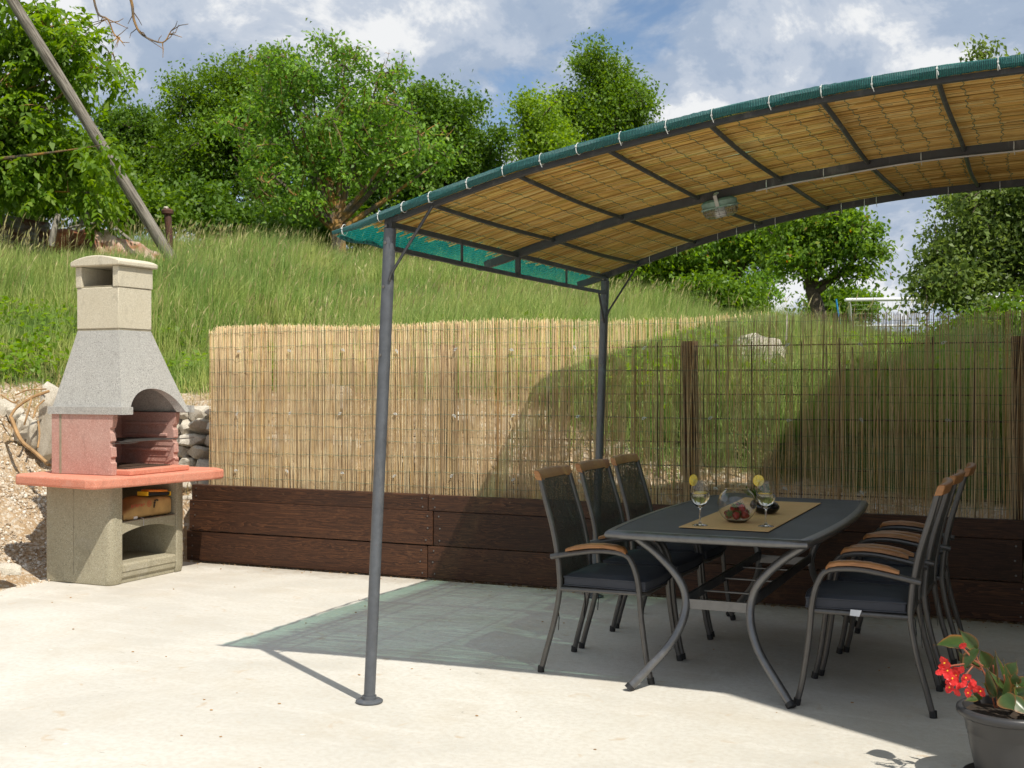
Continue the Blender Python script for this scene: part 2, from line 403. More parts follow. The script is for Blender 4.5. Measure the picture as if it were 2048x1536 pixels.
M = {}
M['patio'] = m_patio(); M['ground'] = m_ground(); M['plank'] = m_plank(); M['grass'] = m_grass()
M['reed_fence'] = m_reed('fence reed', [(0, (.26, .15, .08)), (.1, (.52, .36, .20)), (.22, (.82, .62, .35)), (.6, (.92, .74, .45)), (.82, (.95, .83, .56)), (.93, (.92, .64, .26)), (1, (.70, .42, .18))], .28, (.66, .46, .27))
M['reed_roof'] = m_reed('roof reed', [(0, (.40, .21, .055)), (.2, (.74, .46, .13)), (.6, (.92, .63, .22)), (1, (.95, .78, .38))], .6, (.60, .35, .10))
M['post_paint'] = m_metal('grey post paint', (.105, .115, .13), .42, .25, True)
M['frame_paint'] = m_metal('dark frame paint', (.05, .052, .056), .48, .2, True)
M['net'] = m_net('teal shade net', (.005, .235, .205), .30, .5, (.50, 1, .80))
M['net_roll'] = m_roll()
M['tie'] = plain('white cable tie', (.58, .60, .58), .4, 0, .05)
M['wire'] = plain('green wire', (.06, .15, .10), .4, 0, .1)
M['mesh_wire'] = m_rust('rusty mesh rod', (.05, .035, .025), (.09, .045, .025))
M['post_wood'] = m_bark('brown fence post', (.12, .065, .035))
M['table_metal'] = m_metal('table frame metal', (.17, .17, .172), .34, .7)
M['chair_metal'] = m_metal('chair frame metal', (.12, .115, .11), .4, .6)
M['table_top'] = m_fabric('charcoal table sling', (.062, .070, .080)); M['table_top'].node_tree.nodes['Principled BSDF'].inputs['Roughness'].default_value = .5
M['sling'] = m_sling('chair back mesh', (.035, .037, .036), .24)
M['cushion'] = m_fabric('charcoal cushion fabric', (.058, .062, .074))
M['teak'] = m_teak(); M['black'] = plain('black rubber', (.015, .015, .016), .6)
M['white'] = plain('white label', (.8, .8, .8), .6, 0, .04)
M['hood'] = m_speckle('grey aggregate', (.40, .395, .37), (.22, .22, .21), (.56, .55, .52), (.35, .345, .32))
M['base'] = m_speckle('olive grey concrete', (.345, .315, .225), (.21, .19, .135), (.47, .44, .34), (.29, .26, .18))
M['chim'] = m_speckle('cream concrete', (.58, .53, .41), (.45, .41, .31), (.68, .64, .53), (.52, .47, .35))
M['pink'] = m_speckle('pink firebox concrete', (.46, .25, .205), (.33, .17, .14), (.58, .38, .32), (.54, .41, .36))
M['slab'] = m_speckle('salmon concrete', (.63, .230, .15), (.46, .17, .115), (.66, .33, .245), (.55, .29, .21))
M['steel'] = m_metal('worn grill steel', (.18, .17, .16), .45, .8)
M['stone'] = m_speckle('pale limestone', (.52, .48, .40), (.34, .31, .26), (.66, .63, .56), (.36, .30, .21))
M['glass'] = m_glass('clear glass'); M['water'] = m_glass('water', (.97, .98, .9), 1.33)
M['lampglass'] = m_glass('ribbed lamp glass', (.98, .97, .94), 1.3, .3)
M['lampbody'] = plain('weathered green-grey housing', (.17, .26, .22), .6, 0, .3, 30)
M['conduit'] = plain('light grey conduit', (.40, .38, .36), .5)
M['lemonrind'] = plain('lemon rind', (.80, .56, .03), .45, 0, .08); M['lemon'] = plain('lemon flesh', (.86, .66, .08), .35, 0, .15, 60)
M['pith'] = plain('lemon pith', (.86, .78, .34), .5, 0, .04)
M['berry'] = plain('strawberry red', (.36, .015, .018), .3, 0, .3, 40, .5, 220); M['calyx'] = plain('strawberry leaf', (.10, .18, .03), .5, 0, .3)
M['blackglaze'] = plain('black glaze', (.008, .008, .009), .12, 0, .1)
M['runner'] = None
M['pot'] = plain('charcoal plastic', (.040, .040, .042), .38, 0, .12, 8, .1, 90)
M['soil'] = plain('potting soil', (.03, .02, .012), .95, 0, .5, 40, .8, 60)
M['stem'] = plain('reddish stem', (.26, .08, .04), .5); M['petal'] = None
M['yellow'] = plain('yellow stamens', (.85, .50, .02), .5)
M['wood_grey'] = None
M['galv'] = m_rust('galvanised sheet', (.19, .195, .195), (.15, .065, .035), .50)
M['rust'] = m_rust('rusted sheet', (.34, .12, .05), (.16, .055, .03), .5); M['rust_pale'] = m_rust('pale rusted sheet', (.50, .37, .29), (.33, .12, .055), .50)
M['rust_dark'] = m_rust('dark rusted iron', (.07, .035, .025), (.13, .05, .028), .5)
M['goal'] = plain('white goal paint', (.80, .80, .80), .45, 0, .04); M['blue'] = plain('blue pole paint', (.02, .24, .55), .45, 0, .1)
M['plaster'] = plain('cream plaster', (.50, .45, .37), .9, 0, .08, 2, .2, 30); M['roof_tile'] = plain('clay roof tile', (.36, .14, .08), .85, 0, .25, 5)
M['dark_wood'] = plain('brown door wood', (.09, .045, .02), .5); M['pane'] = plain('window pane', (.03, .04, .05), .08, 0, .1)
M['bag'] = plain('brown paper sack', (.44, .27, .10), .7, 0, .25, 9, .5, 25); M['bagred'] = plain('red print', (.55, .10, .05), .7, 0, .1)
M['orange'] = plain('orange plastic', (.75, .24, .03), .45); M['root'] = plain('dry root', (.36, .22, .10), .9, 0, .3)
def mk_misc():
    t = NT('woven tan runner'); c = t.coord('Object', (1, 1, 1)); w = t.n('ShaderNodeTexWave', wave_type='BANDS', bands_direction='Y'); t.L.new(c, w.inputs['Vector'])
    w.inputs['Scale'].default_value = 60; w.inputs['Distortion'].default_value = 1.2
    t.set(Base_Color=t.mix(.35, t.ramp(w.outputs['Fac'], [(.2, (.68, .40, .15)), (.8, (.86, .56, .25))]), t.ramp(t.noise(c, 8, 4), [(.3, (.66, .40, .15)), (.7, (.88, .58, .27))])), Roughness=.75)
    t.bump(w.outputs['Fac'], .35, .002); M['runner'] = t.m
    t = NT('red begonia petal'); t.set(Base_Color=t.ramp(t.island(), [(0, (.62, .010, .018)), (1, (.80, .045, .04))]), Roughness=.4); t.translucent((.85, .05, .05), .35); M['petal'] = t.m
    t = NT('begonia leaf'); g = t.attr('edge'); b = t.n('ShaderNodeNewGeometry').outputs['Backfacing']; c = t.coord('Object')
    top = t.mix(t.ramp(t.noise(c, 40, 4), [(.4, 0), (.7, .5)]), (.045, .085, .022), (.085, .13, .03)); top = t.mix(t.math('MULTIPLY', g, .55), top, (.42, .12, .04))
    col = t.mix(b, top, t.ramp(t.noise(c, 30, 3), [(.35, (.30, .10, .05)), (.7, (.30, .20, .08))]))
    t.set(Base_Color=col, Roughness=.32); t.translucent(col, .3); M['begonia'] = t.m
    t = NT('weathered pole wood'); s = t.coord('Object', (14, 14, 1.0)); g = t.noise(s, 3, 5, .6, .5)
    k = t.ramp(g, [(.35, (.055, .045, .035)), (.5, (.22, .195, .16)), (.72, (.36, .33, .28))]); t.set(Base_Color=k, Roughness=.85); t.bump(g, .8, .02); M['wood_grey'] = t.m
mk_misc()
M['leaf_dark'] = m_leaf('dark green leaves', [(0, (0.058, 0.128, 0.013)), (.5, (0.090, 0.183, 0.020)), (1, (0.154, 0.256, 0.033))], .42, .8)
M['leaf_mid'] = m_leaf('mid green leaves', [(0, (0.077, 0.159, 0.013)), (.5, (0.122, 0.226, 0.022)), (1, (0.192, 0.305, 0.039))], .45, .9)
M['leaf_walnut'] = m_leaf('walnut leaves', [(0, (0.083, 0.177, 0.013)), (.5, (0.141, 0.256, 0.024)), (1, (0.243, 0.354, 0.055))], .5, 1.0)
M['leaf_sparse'] = m_leaf('sparse tree leaves', [(0, (0.075, 0.183, 0.015)), (.5, (0.123, 0.268, 0.028)), (.93, (0.189, 0.342, 0.055)), (1, (0.341, 0.305, 0.066))], .45, .9)
M['leaf_lime'] = m_leaf('yellow green leaves', [(0, (0.126, 0.232, 0.017)), (.5, (0.189, 0.317, 0.028)), (1, (0.284, 0.415, 0.055))], .5, 1.0)
M['leaf_cherry'] = m_leaf('cherry leaves', [(0, (0.083, 0.181, 0.015)), (.6, (0.132, 0.261, 0.028)), (.97, (0.198, 0.323, 0.044)), (1, (0.495, 0.124, 0.033))], .48, 1.3)
M['leaf_olive'] = m_leaf('grey green leaves', [(0, (0.083, 0.140, 0.028)), (.5, (0.134, 0.207, 0.044)), (1, (0.218, 0.287, 0.077))], .42, .8)
M['leaf_weed'] = m_leaf('weed leaves', [(0, (0.128, 0.256, 0.020)), (.5, (0.205, 0.366, 0.033)), (1, (0.320, 0.464, 0.066))], .5, 2.0)
M['bark'] = m_bark('grey brown bark', (.10, .075, .055)); M['bark_lichen'] = m_bark('lichen covered bark', (.13, .105, .08), (.38, .20, .04), .4)
M['bark_fruit'] = m_bark('grey bark with some lichen', (.11, .09, .07), (.36, .19, .04), .25)
M['bark_dead'] = m_bark('bare twigs', (.26, .20, .14), (.42, .22, .05), .3)

# ------------------------------------------------------------------ ground
def sstep(a, b, x):
    t = np.clip((x - a) / (b - a), 0, 1); return t * t * (3 - 2 * t)
def terrain(X, Y):
    X = np.asarray(X, float); Y = np.asarray(Y, float)
    dx = np.maximum(0, -6.55 - X); dy = np.maximum(0, Y - 7.66)
    edge = np.interp(X, [-3.2, -1, 2], [1.28, 1.05, .9])
    hb = np.where(Y < 7.62, 0, .45 + (edge - .45) * sstep(0, .85, dy))
    hl = np.interp(dx, [0, .45, 1.1, 1.5, 2.0], [0, .25, .68, 1.12, 1.38])
    h = np.maximum(hb, hl)
    p = np.maximum(0, Y - 8.5); q = np.maximum(0, -8.4 - X)
    K = np.interp(X, [-13, -9, -6, -4.9, -3.6, 0, 6], [.150, .155, .138, .112, .085, .080, .07])
    r = 13 * (1 - np.exp(-p / 10)) * K + 6 * (1 - np.exp(-q / 4)) * .24
    far = np.maximum(0, np.hypot(X, Y) - 60)
    return h + r - 4 * (1 - np.exp(-far / 150))
def th(x, y): return float(terrain(x, y))
def bumps(x, y):
    return .05 * mnoise.fractal(Vector((x * 1.1, y * 1.1, 3)), 1, 2, 4) + .035 * mnoise.fractal(Vector((x * 5, y * 5, 9)), 1, 2, 3)
def build_ground():
    def axis(lo, hi, segs):
        a = []
        for s, e, st in segs: a += list(np.arange(s, e - 1e-6, st))
        return np.array(a + [hi])
    xs = axis(0, 1500, [(-1500, -300, 300), (-300, -60, 40), (-60, -24, 4), (-24, -13, .5), (-13, -9.2, .2), (-9.2, 1.6, .07), (1.6, 8, .5), (8, 40, 4), (40, 240, 40), (240, 1500, 315)])
    ys = axis(0, 1500, [(-1500, -300, 300), (-300, -40, 40), (-40, 0, 4), (0, 5.2, .4), (5.2, 10, .07), (10, 15, .2), (15, 34, .6), (34, 80, 4), (80, 300, 40), (300, 1500, 300)])
    GX, GY = np.meshgrid(xs, ys); Z = terrain(GX, GY)
    on = (GX > -6.44) & (GY < 7.64)
    b = np.array([bumps(x, y) if (-14 < x < 2 and 4 < y < 16) else 0 for x, y in zip(GX.ravel(), GY.ravel())]).reshape(GX.shape)
    Z = np.where(on, -.09, Z + b * np.clip((np.maximum(-6.5 - GX, GY - 7.6)) * 3, .25, 1.0))
    # turf where the bank levels out; bare earth on its face
    dxl = np.maximum(0, -6.55 - GX); dyb = np.maximum(0, GY - 7.66)
    edge_w = np.interp(GX, [-6, -4, -2.6, 0], [.95, .75, .35, .2])
    turf = np.maximum(sstep(-.15, .35, dyb - edge_w) * (dxl < 1.2), sstep(1.75, 2.15, dxl))
    turf = np.where((dxl > 1.2) & (dyb > 1.0), 1, turf); turf = np.where(on, 0, turf)
    nx, ny = len(xs), len(ys); V = np.stack([GX, GY, Z], -1).reshape(-1, 3)
    i = np.arange(nx - 1)[None, :] + np.arange(ny - 1)[:, None] * nx
    idx = np.stack([i, i + 1, i + nx + 1, i + nx], -1).reshape(-1)
    me = np_mesh('ground', V, np.full((nx - 1) * (ny - 1), 4), idx, {'turf': turf.ravel()}, True)
    link('ground', me, M['ground'], kind='structure')
build_ground()
def turf_mask(X, Y):
    dxl = np.maximum(0, -6.55 - X); dyb = np.maximum(0, Y - 7.66); ew = np.interp(X, [-6, -4, -2.6, 0], [.95, .75, .35, .2])
    t = np.maximum(sstep(-.15, .35, dyb - ew) * (dxl < 1.2), sstep(1.75, 2.15, dxl)); t = np.where((dxl > 1.2) & (dyb > 1.0), 1, t)
    return np.where((X > -6.6) & (Y < 7.7), 0, t)

def build_patio():
    L = [(-6.47 + .05 * mnoise.noise(Vector((0, y * 1.7, 5))) + .015 * mnoise.noise(Vector((0, y * 9, 2))), y) for y in np.arange(-9, 7.52, .08)]
    poly = [(9, -9), (9, 3.655), (1.40, 3.655), (1.40, 7.52)] + L[::-1]
    mb = MB().prism(poly, -.14, 0); mb.build('patio', M['patio'], smooth=False, kind='structure', bevel=.008)
build_patio()

# ------------------------------------------------------------------ house beyond the frame (its shadow falls across the patio)
HX, HY, HH = 1.41, 3.66, 5.6
def build_house():
    h = empty('house', (HX, HY, 0), 'cream plastered house with tiled roof carrying the reed pergola', 'house')
    x1, y1 = 9.0, 13.0
    mb = MB().box((HX, HY, -.1), (x1, y1, HH)); mb.build('wall', M['plaster'], h, bevel=.02)
    rf = MB(); n = Vector
    rf.add([(HX - .45, HY - .12, HH + .003), (x1 + .6, HY - .16, HH + .003), (x1 + .6, y1 + .16, HH + .003), (HX - .45, y1 + .16, HH + .003), ((HX + x1) / 2, HY + 3.5, HH + 1.7), ((HX + x1) / 2, y1 - 3.5, HH + 1.7)],
           [(3, 2, 1, 0), (0, 1, 4), (1, 2, 5, 4), (2, 3, 5), (3, 0, 4, 5)])
    rf.build('roof', M['roof_tile'], h, smooth=False)
    d = MB().box((HX - .03, 4.6, 0), (HX - .003, 5.5, 2.05)).build('door', M['dark_wood'], h, bevel=.006)
    MB().tube([(HX - .033, 4.7, 1.0), (HX - .08, 4.7, 1.0), (HX - .08, 4.82, 1.0)], .009).build('handle', M['steel'], d)
    for y, z in ((6.2, 3.2), (9.2, 3.2), (9.2, .9)):
        w = MB().box((HX - .04, y, z), (HX - .003, y + 1.0, z + 1.2)).build('window', M['dark_wood'], h, bevel=.006)
        for k in (0, 1):
            MB().box((HX - .046, y + .06 + k * .47, z + .07), (HX - .041, y + .47 + k * .47, z + 1.13)).build('pane', M['pane'], w)
build_house()

# ------------------------------------------------------------------ board wall and reed fence
FY = 7.53
def build_boards():
    t = empty('retaining_board_wall', (-4, FY, 0), 'low retaining wall of dark brown stained boards below the reed screen', 'board wall')
    courses = [(.004, .238), (.243, .486), (.491, .602)]; joints = [[-6.20, -4.035, -.06, 1.39], [-6.17, -3.99, -.10, 1.39], [-6.15, -4.03, -.03, 1.39]]
    scm = MB().lathe([(.0065, 0), (.0065, .002), (.003, .0035), (0, .0035)], 8, M=Matrix.Rotation(R(90), 4, 'X')).mesh('screw'); scm.materials.append(M['steel'])
    for ci, ((z0, z1), js) in enumerate(zip(courses, joints)):
        for k in range(3):
            x0, x1 = js[k] + .003, js[k + 1] - .003; tilt = random.uniform(-.004, .004); yo = random.uniform(-.004, .004)
            mb = MB(); n = 14; vs = []; fs = []
            for i in range(n + 1):
                x = x0 + (x1 - x0) * i / n; wob = .002 * mnoise.noise(Vector((x * 2, ci, k)))
                vs += [(x, FY + yo + wob, z0 + tilt), (x, FY + .042 + yo + wob, z0 + tilt), (x, FY + .042 + yo + wob, z1 - tilt), (x, FY + yo + wob, z1 - tilt * .5)]
            for i in range(n):
                a = i * 4; fs += [(a, a + 4, a + 7, a + 3), (a + 1, a + 2, a + 6, a + 5), (a + 3, a + 7, a + 6, a + 2), (a, a + 1, a + 5, a + 4)]
            fs += [(0, 3, 2, 1), (n * 4, n * 4 + 1, n * 4 + 2, n * 4 + 3)]; mb.add(vs, fs)
            p = mb.build('plank', M['plank'], t, smooth=False, bevel=.004)
            zs = [z0 + .025, z1 - .025] if z1 - z0 < .15 else [z0 + .035, (z0 + z1) / 2, z1 - .035]
            for x in (x0 + .05, x1 - .045):
                for z in zs:
                    s = bpy.data.objects.new('screw', scm); COL.objects.link(s); s.parent = p; ORG[s.name] = ORG[p.name]
                    s.location = Vector((x + random.uniform(-.01, .01), FY + yo - .0022, z)) - ORG[p.name]
    pb = MB()
    for x in (-6.1, -4.2, -2.2, -.2): pb.box((x, FY + .05, -.1), (x + .08, FY + .12, .55))
    return t
build_boards()

def build_fence():
    t = empty('reed_fence', (-3, FY + .09, .6), 'tall reed screen of upright canes tied to a rusty wire grid', 'fence')
    V = []; C = []; I = []; k = 0
    x = -6.03
    while x < 1.38:
        dens = float(np.interp(x, [-6, -4.4, -3.2, -2.0, 1], [.0020, .0023, .0036, .0056, .0060]))
        x += dens * random.uniform(.45, 1.6) * (1.6 if mnoise.noise(Vector((x * 6, 1, 1))) > .35 else 1)
        layers = 2 if random.random() < .30 else 1
        for _ in range(layers):
            r = random.uniform(.0016, .0029) * (1 if x < -3 else .82) * (1 if random.random() < .97 else 1.5); x0 = x + random.uniform(-.003, .003); y0 = FY + .075 + random.uniform(-.005, .009)
            top = 1.84 + .012 * math.sin(x * 3.1) + random.gauss(0, .009) + (-.20 if random.random() < .015 else 0); bot = .588 + random.gauss(0, .006) if x > -5.9 else .565 + random.gauss(0, .012)
            if x < -5.97: top -= .03
            lean = random.gauss(0, .012 if random.random() < .93 else .06); bow = random.gauss(0, .007); ns = 3
            for i in range(ns + 1):
                f = i / ns; cx = x0 + lean * (f - .5) + bow * math.sin(f * math.pi); z = bot + (top - bot) * f; rr = r * (1 - .25 * f)
                for a in (.5, 2.6, 4.7): V.append((cx + rr * math.cos(a), y0 + rr * math.sin(a), z))
            for i in range(ns):
                for a in range(3):
                    I += [k + i * 3 + a, k + i * 3 + (a + 1) % 3, k + (i + 1) * 3 + (a + 1) % 3, k + (i + 1) * 3 + a]; C.append(4)
            I += [k + ns * 3, k + ns * 3 + 1, k + ns * 3 + 2]; C.append(3); k += (ns + 1) * 3
    # loose stray canes
    V = np.array(V) - np.array(ORG[t.name]); me = np_mesh('reeds', V, C, I, None, True)
    link('reeds', me, M['reed_fence'], t, kind='stuff')
    # tie wires woven through the canes
    wm = MB()
    for i, z in enumerate(np.arange(.66, 1.82, .1035)):
        path = [(x, FY + .0685 + .0035 * math.sin(x * 160 + i), z + .006 * math.sin(x * 2.1 + i * 1.7) + .003 * math.sin(x * 33)) for x in np.arange(-6.03, 1.38, .03)]
        wm.tube(path, .0011, 3, False)
    wm.build('tie_wire', M['wire'], t, kind='stuff')
    # wire grid behind
    gm = MB()
    for z in np.arange(.70, 1.72, .158): gm.tube([(-6.0, FY + .092, z), (1.38, FY + .092, z)], .0040, 5)
    for x in np.arange(-5.98, 1.38, .158): gm.tube([(x, FY + .099, .45), (x, FY + .099, 1.66 + .03 * math.sin(x * 7))], .0040, 5)
    for x in np.arange(-5.9, 1.3, .79): gm.tube([(x, FY + .103, .45), (x, FY + .103, 1.69)], .006, 5)
    gm.build('wire_grid', M['mesh_wire'], t, kind='stuff')
    # white ties
    tm = MB().tube([(.012 * math.cos(a), -.004 + .002 * math.sin(a * 3), .006 * math.sin(a)) for a in np.linspace(0, 6.28, 9)], .0025, 5).tube([(.01, -.004, 0), (.022, -.01, -.007)], .002, 4).mesh('wire_tie'); tm.materials.append(M['tie'])
    for z in (.73, 1.174, 1.648):
        for x in np.arange(-5.75, 1.3, .474):
            o = bpy.data.objects.new('wire_tie', tm); COL.objects.link(o); o.parent = t
            o.location = Vector((x + random.uniform(-.02, .02), FY + .064, z + random.uniform(-.01, .01))) - ORG[t.name]; o.rotation_euler = (0, random.uniform(-1, 1), 0)
    for x, w in ((-5.965, .055), (-3.96, .06), (-2.138, .058), (-.11, .06)):
        mb = MB(); path = [(x, FY + .165, .1), (x + .004, FY + .165, .9), (x - .003, FY + .165, 1.685)]
        mb.tube(path, [w, w * .98, w * .94], 12); mb.build('fence_post', M['post_wood'], t)
build_fence()
# ------------------------------------------------------------------ pergola
RX = [-2.85, -2.58, -2.38, -1.976, -1.571, -1.157, -.737, -.333, -.057, .5, 1.40]
RZ = [2.045, 2.125, 2.180, 2.283, 2.355, 2.420, 2.469, 2.496, 2.505, 2.52, 2.53]
RF = [0, 0, .012, .028, .05, .055, .055, .05, .05, .04, .03]
YN, YM, YF = 4.50, 5.90, 7.33
def roofz(x, y):
    f = max(0, (y - YM) / (YF - YM))
    return float(np.interp(x, RX, RZ)) + f * float(np.interp(x, RX, RF))
def smoothz(x, y):
    return sum(roofz(x + o, y) for o in (-.12, -.06, 0, .06, .12)) / 5
def build_pergola():
    t = empty('pergola', (-2.7, YN, 0), 'arched pergola with grey metal posts and reed roof under teal net', 'pergola')
    for (bx, by, tx, ty) in ((-2.70, YN, -2.595, YN), (-2.685, YF, -2.61, YF)):
        zt = smoothz(tx, ty)
        path = [(bx + (tx - bx) * f, by + (ty - by) * f, .012 + (zt - .055) * f) for f in (0, .25, .5, .75, 1)]
        p = MB().tube(path, [.0252, .0252, .0258, .0268, .0275], 16).build('post', M['post_paint'], t)
        MB().lathe([(.056, 0), (.060, .003), (.060, .009), (.054, .013), (.032, .016), (.032, .03)], 24, (bx, by, .001)).build('base_flange', M['post_paint'], p)
        MB().box((tx - .018, ty - .018, zt - .05), (tx + .018, ty + .018, zt + .012)).build('top_sleeve', M['frame_paint'], p)
        bm_ = MB().lathe([(.0075, 0), (.0075, .004), (.003, .006), (0, .006)], 8, M=Matrix.Rotation(R(90), 4, 'X')).mesh('bolt'); bm_.materials.append(M['steel'])
        for f in (.72, .86, .95, .985):
            o = bpy.data.objects.new('bolt', bm_); COL.objects.link(o); o.parent = p
            o.location = Vector((bx + (tx - bx) * f - .004, by - .0265, zt * f)) - ORG[t.name]
    xs = list(np.arange(-2.80, 1.40, .1)) + [1.40]
    for y, hh in ((YN, .0095), (YM, .021), (YF, .020)):
        MB().tube([(x, y, smoothz(x, y) - .010) for x in xs if x > -2.63 or y > YN], 0, flat=(.015, hh)).build('arch_beam', M['frame_paint'], t, smooth=False)
    for x in (-2.39, -2.0, -1.595, -1.18, -.755, -.335, .09, .51, .93):
        for a, b in ((YN, YM), (YM, YF)):
            MB().tube([(x + .006 * math.sin(y * 3 + x * 9), y, smoothz(x, y) - .006 - .008 * math.sin((y - a) / (b - a) * math.pi)) for y in np.linspace(a + .016, b - .016, 7)], .0105, 8).build('purlin', M['frame_paint'], t)
    X = -2.603
    MB().tube([(X, y, 2.098) for y in (YN + .03, YM, YF - .03)], 0, flat=(.010, .012)).build('upper_rail', M['frame_paint'], t, smooth=False)
    MB().tube([(X, y, 1.995 - .006 * math.sin((y - YN) / 2.8 * math.pi)) for y in np.linspace(YN + .03, YF - .03, 7)], 0, flat=(.008, .0105)).build('lower_rail', M['frame_paint'], t, smooth=False)
    for y, r in ((5.217, .0055), (YM, .013), (6.62, .0055)):
        MB().tube([(X, y, 1.99), (X, y, 2.095)], 0, flat=(r, r * .8)).build('rail_strut', M['frame_paint'], t, smooth=False)
    MB().tube([(X, YM, 2.09), (X, YM, smoothz(X, YM) - .01)], 0, flat=(.014, .014)).build('rail_strut', M['frame_paint'], t, smooth=False)
    for y in (YN, YF):
        a = Vector((-2.588, y, 1.845)); b = Vector((-2.375, y, smoothz(-2.375, y) - .02)); yo = Vector((0, -.022, 0))
        MB().tube([a + yo, a + yo + Vector((.012, 0, .035)), b + yo], .0065, 6).build('brace', M['frame_paint'], t)
    MB().tube([(-2.61, YF - .02, 1.80), (-2.61, YF - .12, 1.985)], .007, 6).build('brace', M['frame_paint'], t)
    # roof canes, laid along the arch
    V = []; C = []; I = []; k = 0
    for layer in (0, 1):
        y = YN - .035
        while y < YF + .05:
            y += random.uniform(.0040, .0066) * (1.05, 1.9)[layer] + (random.uniform(.003, .009) if random.random() < .03 else 0)
            x = -2.640 + .05 * mnoise.noise(Vector((y * 3, 0, layer))) + random.gauss(0, .035) - (.03 if y < 5 else 0)
            while x < 1.36:
                ln = random.uniform(.9, 2.2); e = min(x + ln, 1.38); r = random.uniform(.0018, .0034); n = max(2, int((e - x) / .2)); dy = random.gauss(0, .03); zo = .014 + layer * .0045 + random.uniform(-.003, .003)
                for i in range(n + 1):
                    f = i / n; xx = x + (e - x) * f; yy = min(max(y + dy * (f - .5), YN - .04), YF + .055); z = smoothz(xx, yy) + zo
                    for a in (.5, 2.6, 4.7): V.append((xx, yy + r * math.cos(a), z + r * math.sin(a)))
                for i in range(n):
                    for a in range(3):
                        I += [k + i * 3 + a, k + i * 3 + (a + 1) % 3, k + (i + 1) * 3 + (a + 1) % 3, k + (i + 1) * 3 + a]; C.append(4)
                k += (n + 1) * 3; x = e + random.uniform(.0, .03)
    me = np_mesh('reed_mat', np.array(V) - np.array(ORG[t.name]), C, I, None, True); link('reed_mat', me, M['reed_roof'], t, kind='stuff')
    wm = MB()
    for i, x in enumerate(np.arange(-2.66, 1.35, .104)):
        ph = i * 1.9
        wm.tube([(x + .007 * math.sin(y * 21 + ph) * math.sin(y * 3.1 + ph) + .006 * math.sin(y * 57 + ph * 2) + .012 * mnoise.noise(Vector((y * 2, ph, 0))), y, smoothz(x, y) + .0085 + .002 * math.sin(y * 160)) for y in np.arange(YN - .02, YF + .05, .022)], .0014, 3, False)
    wm.build('binding_wire', M['wire'], t, kind='stuff')
    # shade net above the canes, running past them at the low end
    nx, ny = 56, 40; xs = np.linspace(-2.845, 1.38, nx); ys = np.linspace(YN - .045, YF + .06, ny); vs = []; fs = []
    for j, y in enumerate(ys):
        for i, x in enumerate(xs):
            xx = x + (.035 * mnoise.noise(Vector((y * 2.5, 3, 1))) + .008 * math.sin(y * 40) if i == 0 else 0)
            sag = .012 * math.sin((y - YN) / (YF - YN) * math.pi * 2) if x < -2.62 else 0
            vs.append((xx, y, smoothz(xx, y) + .034 - (abs(sag) + .038) * float(np.interp(x, [-2.84, -2.72], [1, 0])) + .004 * mnoise.noise(Vector((x * 5, y * 5, 0)))))
    for j in range(ny - 1):
        for i in range(nx - 1): a = j * nx + i; fs.append((a, a + 1, a + nx + 1, a + nx))
    MB().add(vs, fs).build('shade_net', M['net'], t)
    e0 = [(-2.845 + .02 * math.sin(y * 3) + .006 * math.sin(y * 31), y, smoothz(-2.84, y) - .012 + .004 * math.sin(y * 23)) for y in np.linspace(YN - .03, YF + .05, 70)]
    MB().tube(e0, [.009 + .003 * math.sin(i * 1.3) for i in range(70)], 6).build('net_hem', M['net_roll'], t)
    # rolled net along the near edge, twisted
    px_ = np.linspace(-2.86, 1.38, 240); mb = MB(); vs = []; fs = []; n = 12
    for i, x in enumerate(px_):
        for a in range(n):
            ang = 2 * math.pi * a / n; r = .0195 * (1 + .10 * math.sin(a * 2.1 + x * 14) + .10 * mnoise.noise(Vector((x * 9, a, 0))) + .06 * math.sin(x * 165 + a * 1.05)) * min(1, .45 + (x + 2.86) * 2.2)
            vs.append((x, YN - .044 + r * math.cos(ang), smoothz(x, YN) + .014 + r * math.sin(ang)))
    for i in range(239):
        for a in range(n): fs.append((i * n + a, i * n + (a + 1) % n, (i + 1) * n + (a + 1) % n, (i + 1) * n + a))
    fs += [tuple(range(n - 1, -1, -1)), tuple(range(239 * n, 240 * n))]
    MB().add(vs, fs).build('net_roll', M['net_roll'], t)
    tie = MB().tube([(0, .0235 * math.cos(a), .0235 * math.sin(a)) for a in np.linspace(0, 6.283, 15)], .0016, 4).tube([(0, -.023, -.008), (.004, -.027, -.016), (.006, -.024, -.028)], .0014, 4).box((-.003, -.027, -.003), (.003, -.022, .003)).mesh('cable_tie'); tie.materials.append(M['tie'])
    for x in (-2.80, -2.62, -2.50, -2.37, -2.19, -2.03, -1.86, -1.70, -1.52, -1.33, -1.15, -.93, -.74, -.56, -.34, -.14, .1, .4, .8, 1.2):
        o = bpy.data.objects.new('cable_tie', tie); COL.objects.link(o); o.parent = t
        o.location = Vector((x, YN - .043, smoothz(x, YN) + .013)) - ORG[t.name]; o.rotation_euler = (random.uniform(-.5, .5), 0, random.uniform(-.15, .15))
    ft = MB().tube([(0, .020 * math.cos(a), .026 * math.sin(a)) for a in np.linspace(0, 6.283, 11)], .0022, 4).tube([(0, -.018, -.02), (.004, -.02, -.045)], .0015, 4).mesh('cable_tie_far'); ft.materials.append(M['tie'])
    for y, xs in ((YF, (-2.3, -2.12, -1.86, -1.74, -1.62, -1.5, -1.1, -.97, -.9, -.5, -.22)), (YM, (-.97, -.52, -1.25, -.12))):
        for x in xs:
            o = bpy.data.objects.new('cable_tie', ft); COL.objects.link(o); o.parent = t
            o.location = Vector((x, y, smoothz(x, y) - .010)) - ORG[t.name]; o.rotation_euler = (0, 0, random.uniform(-.2, .2))
    return t
build_pergola()
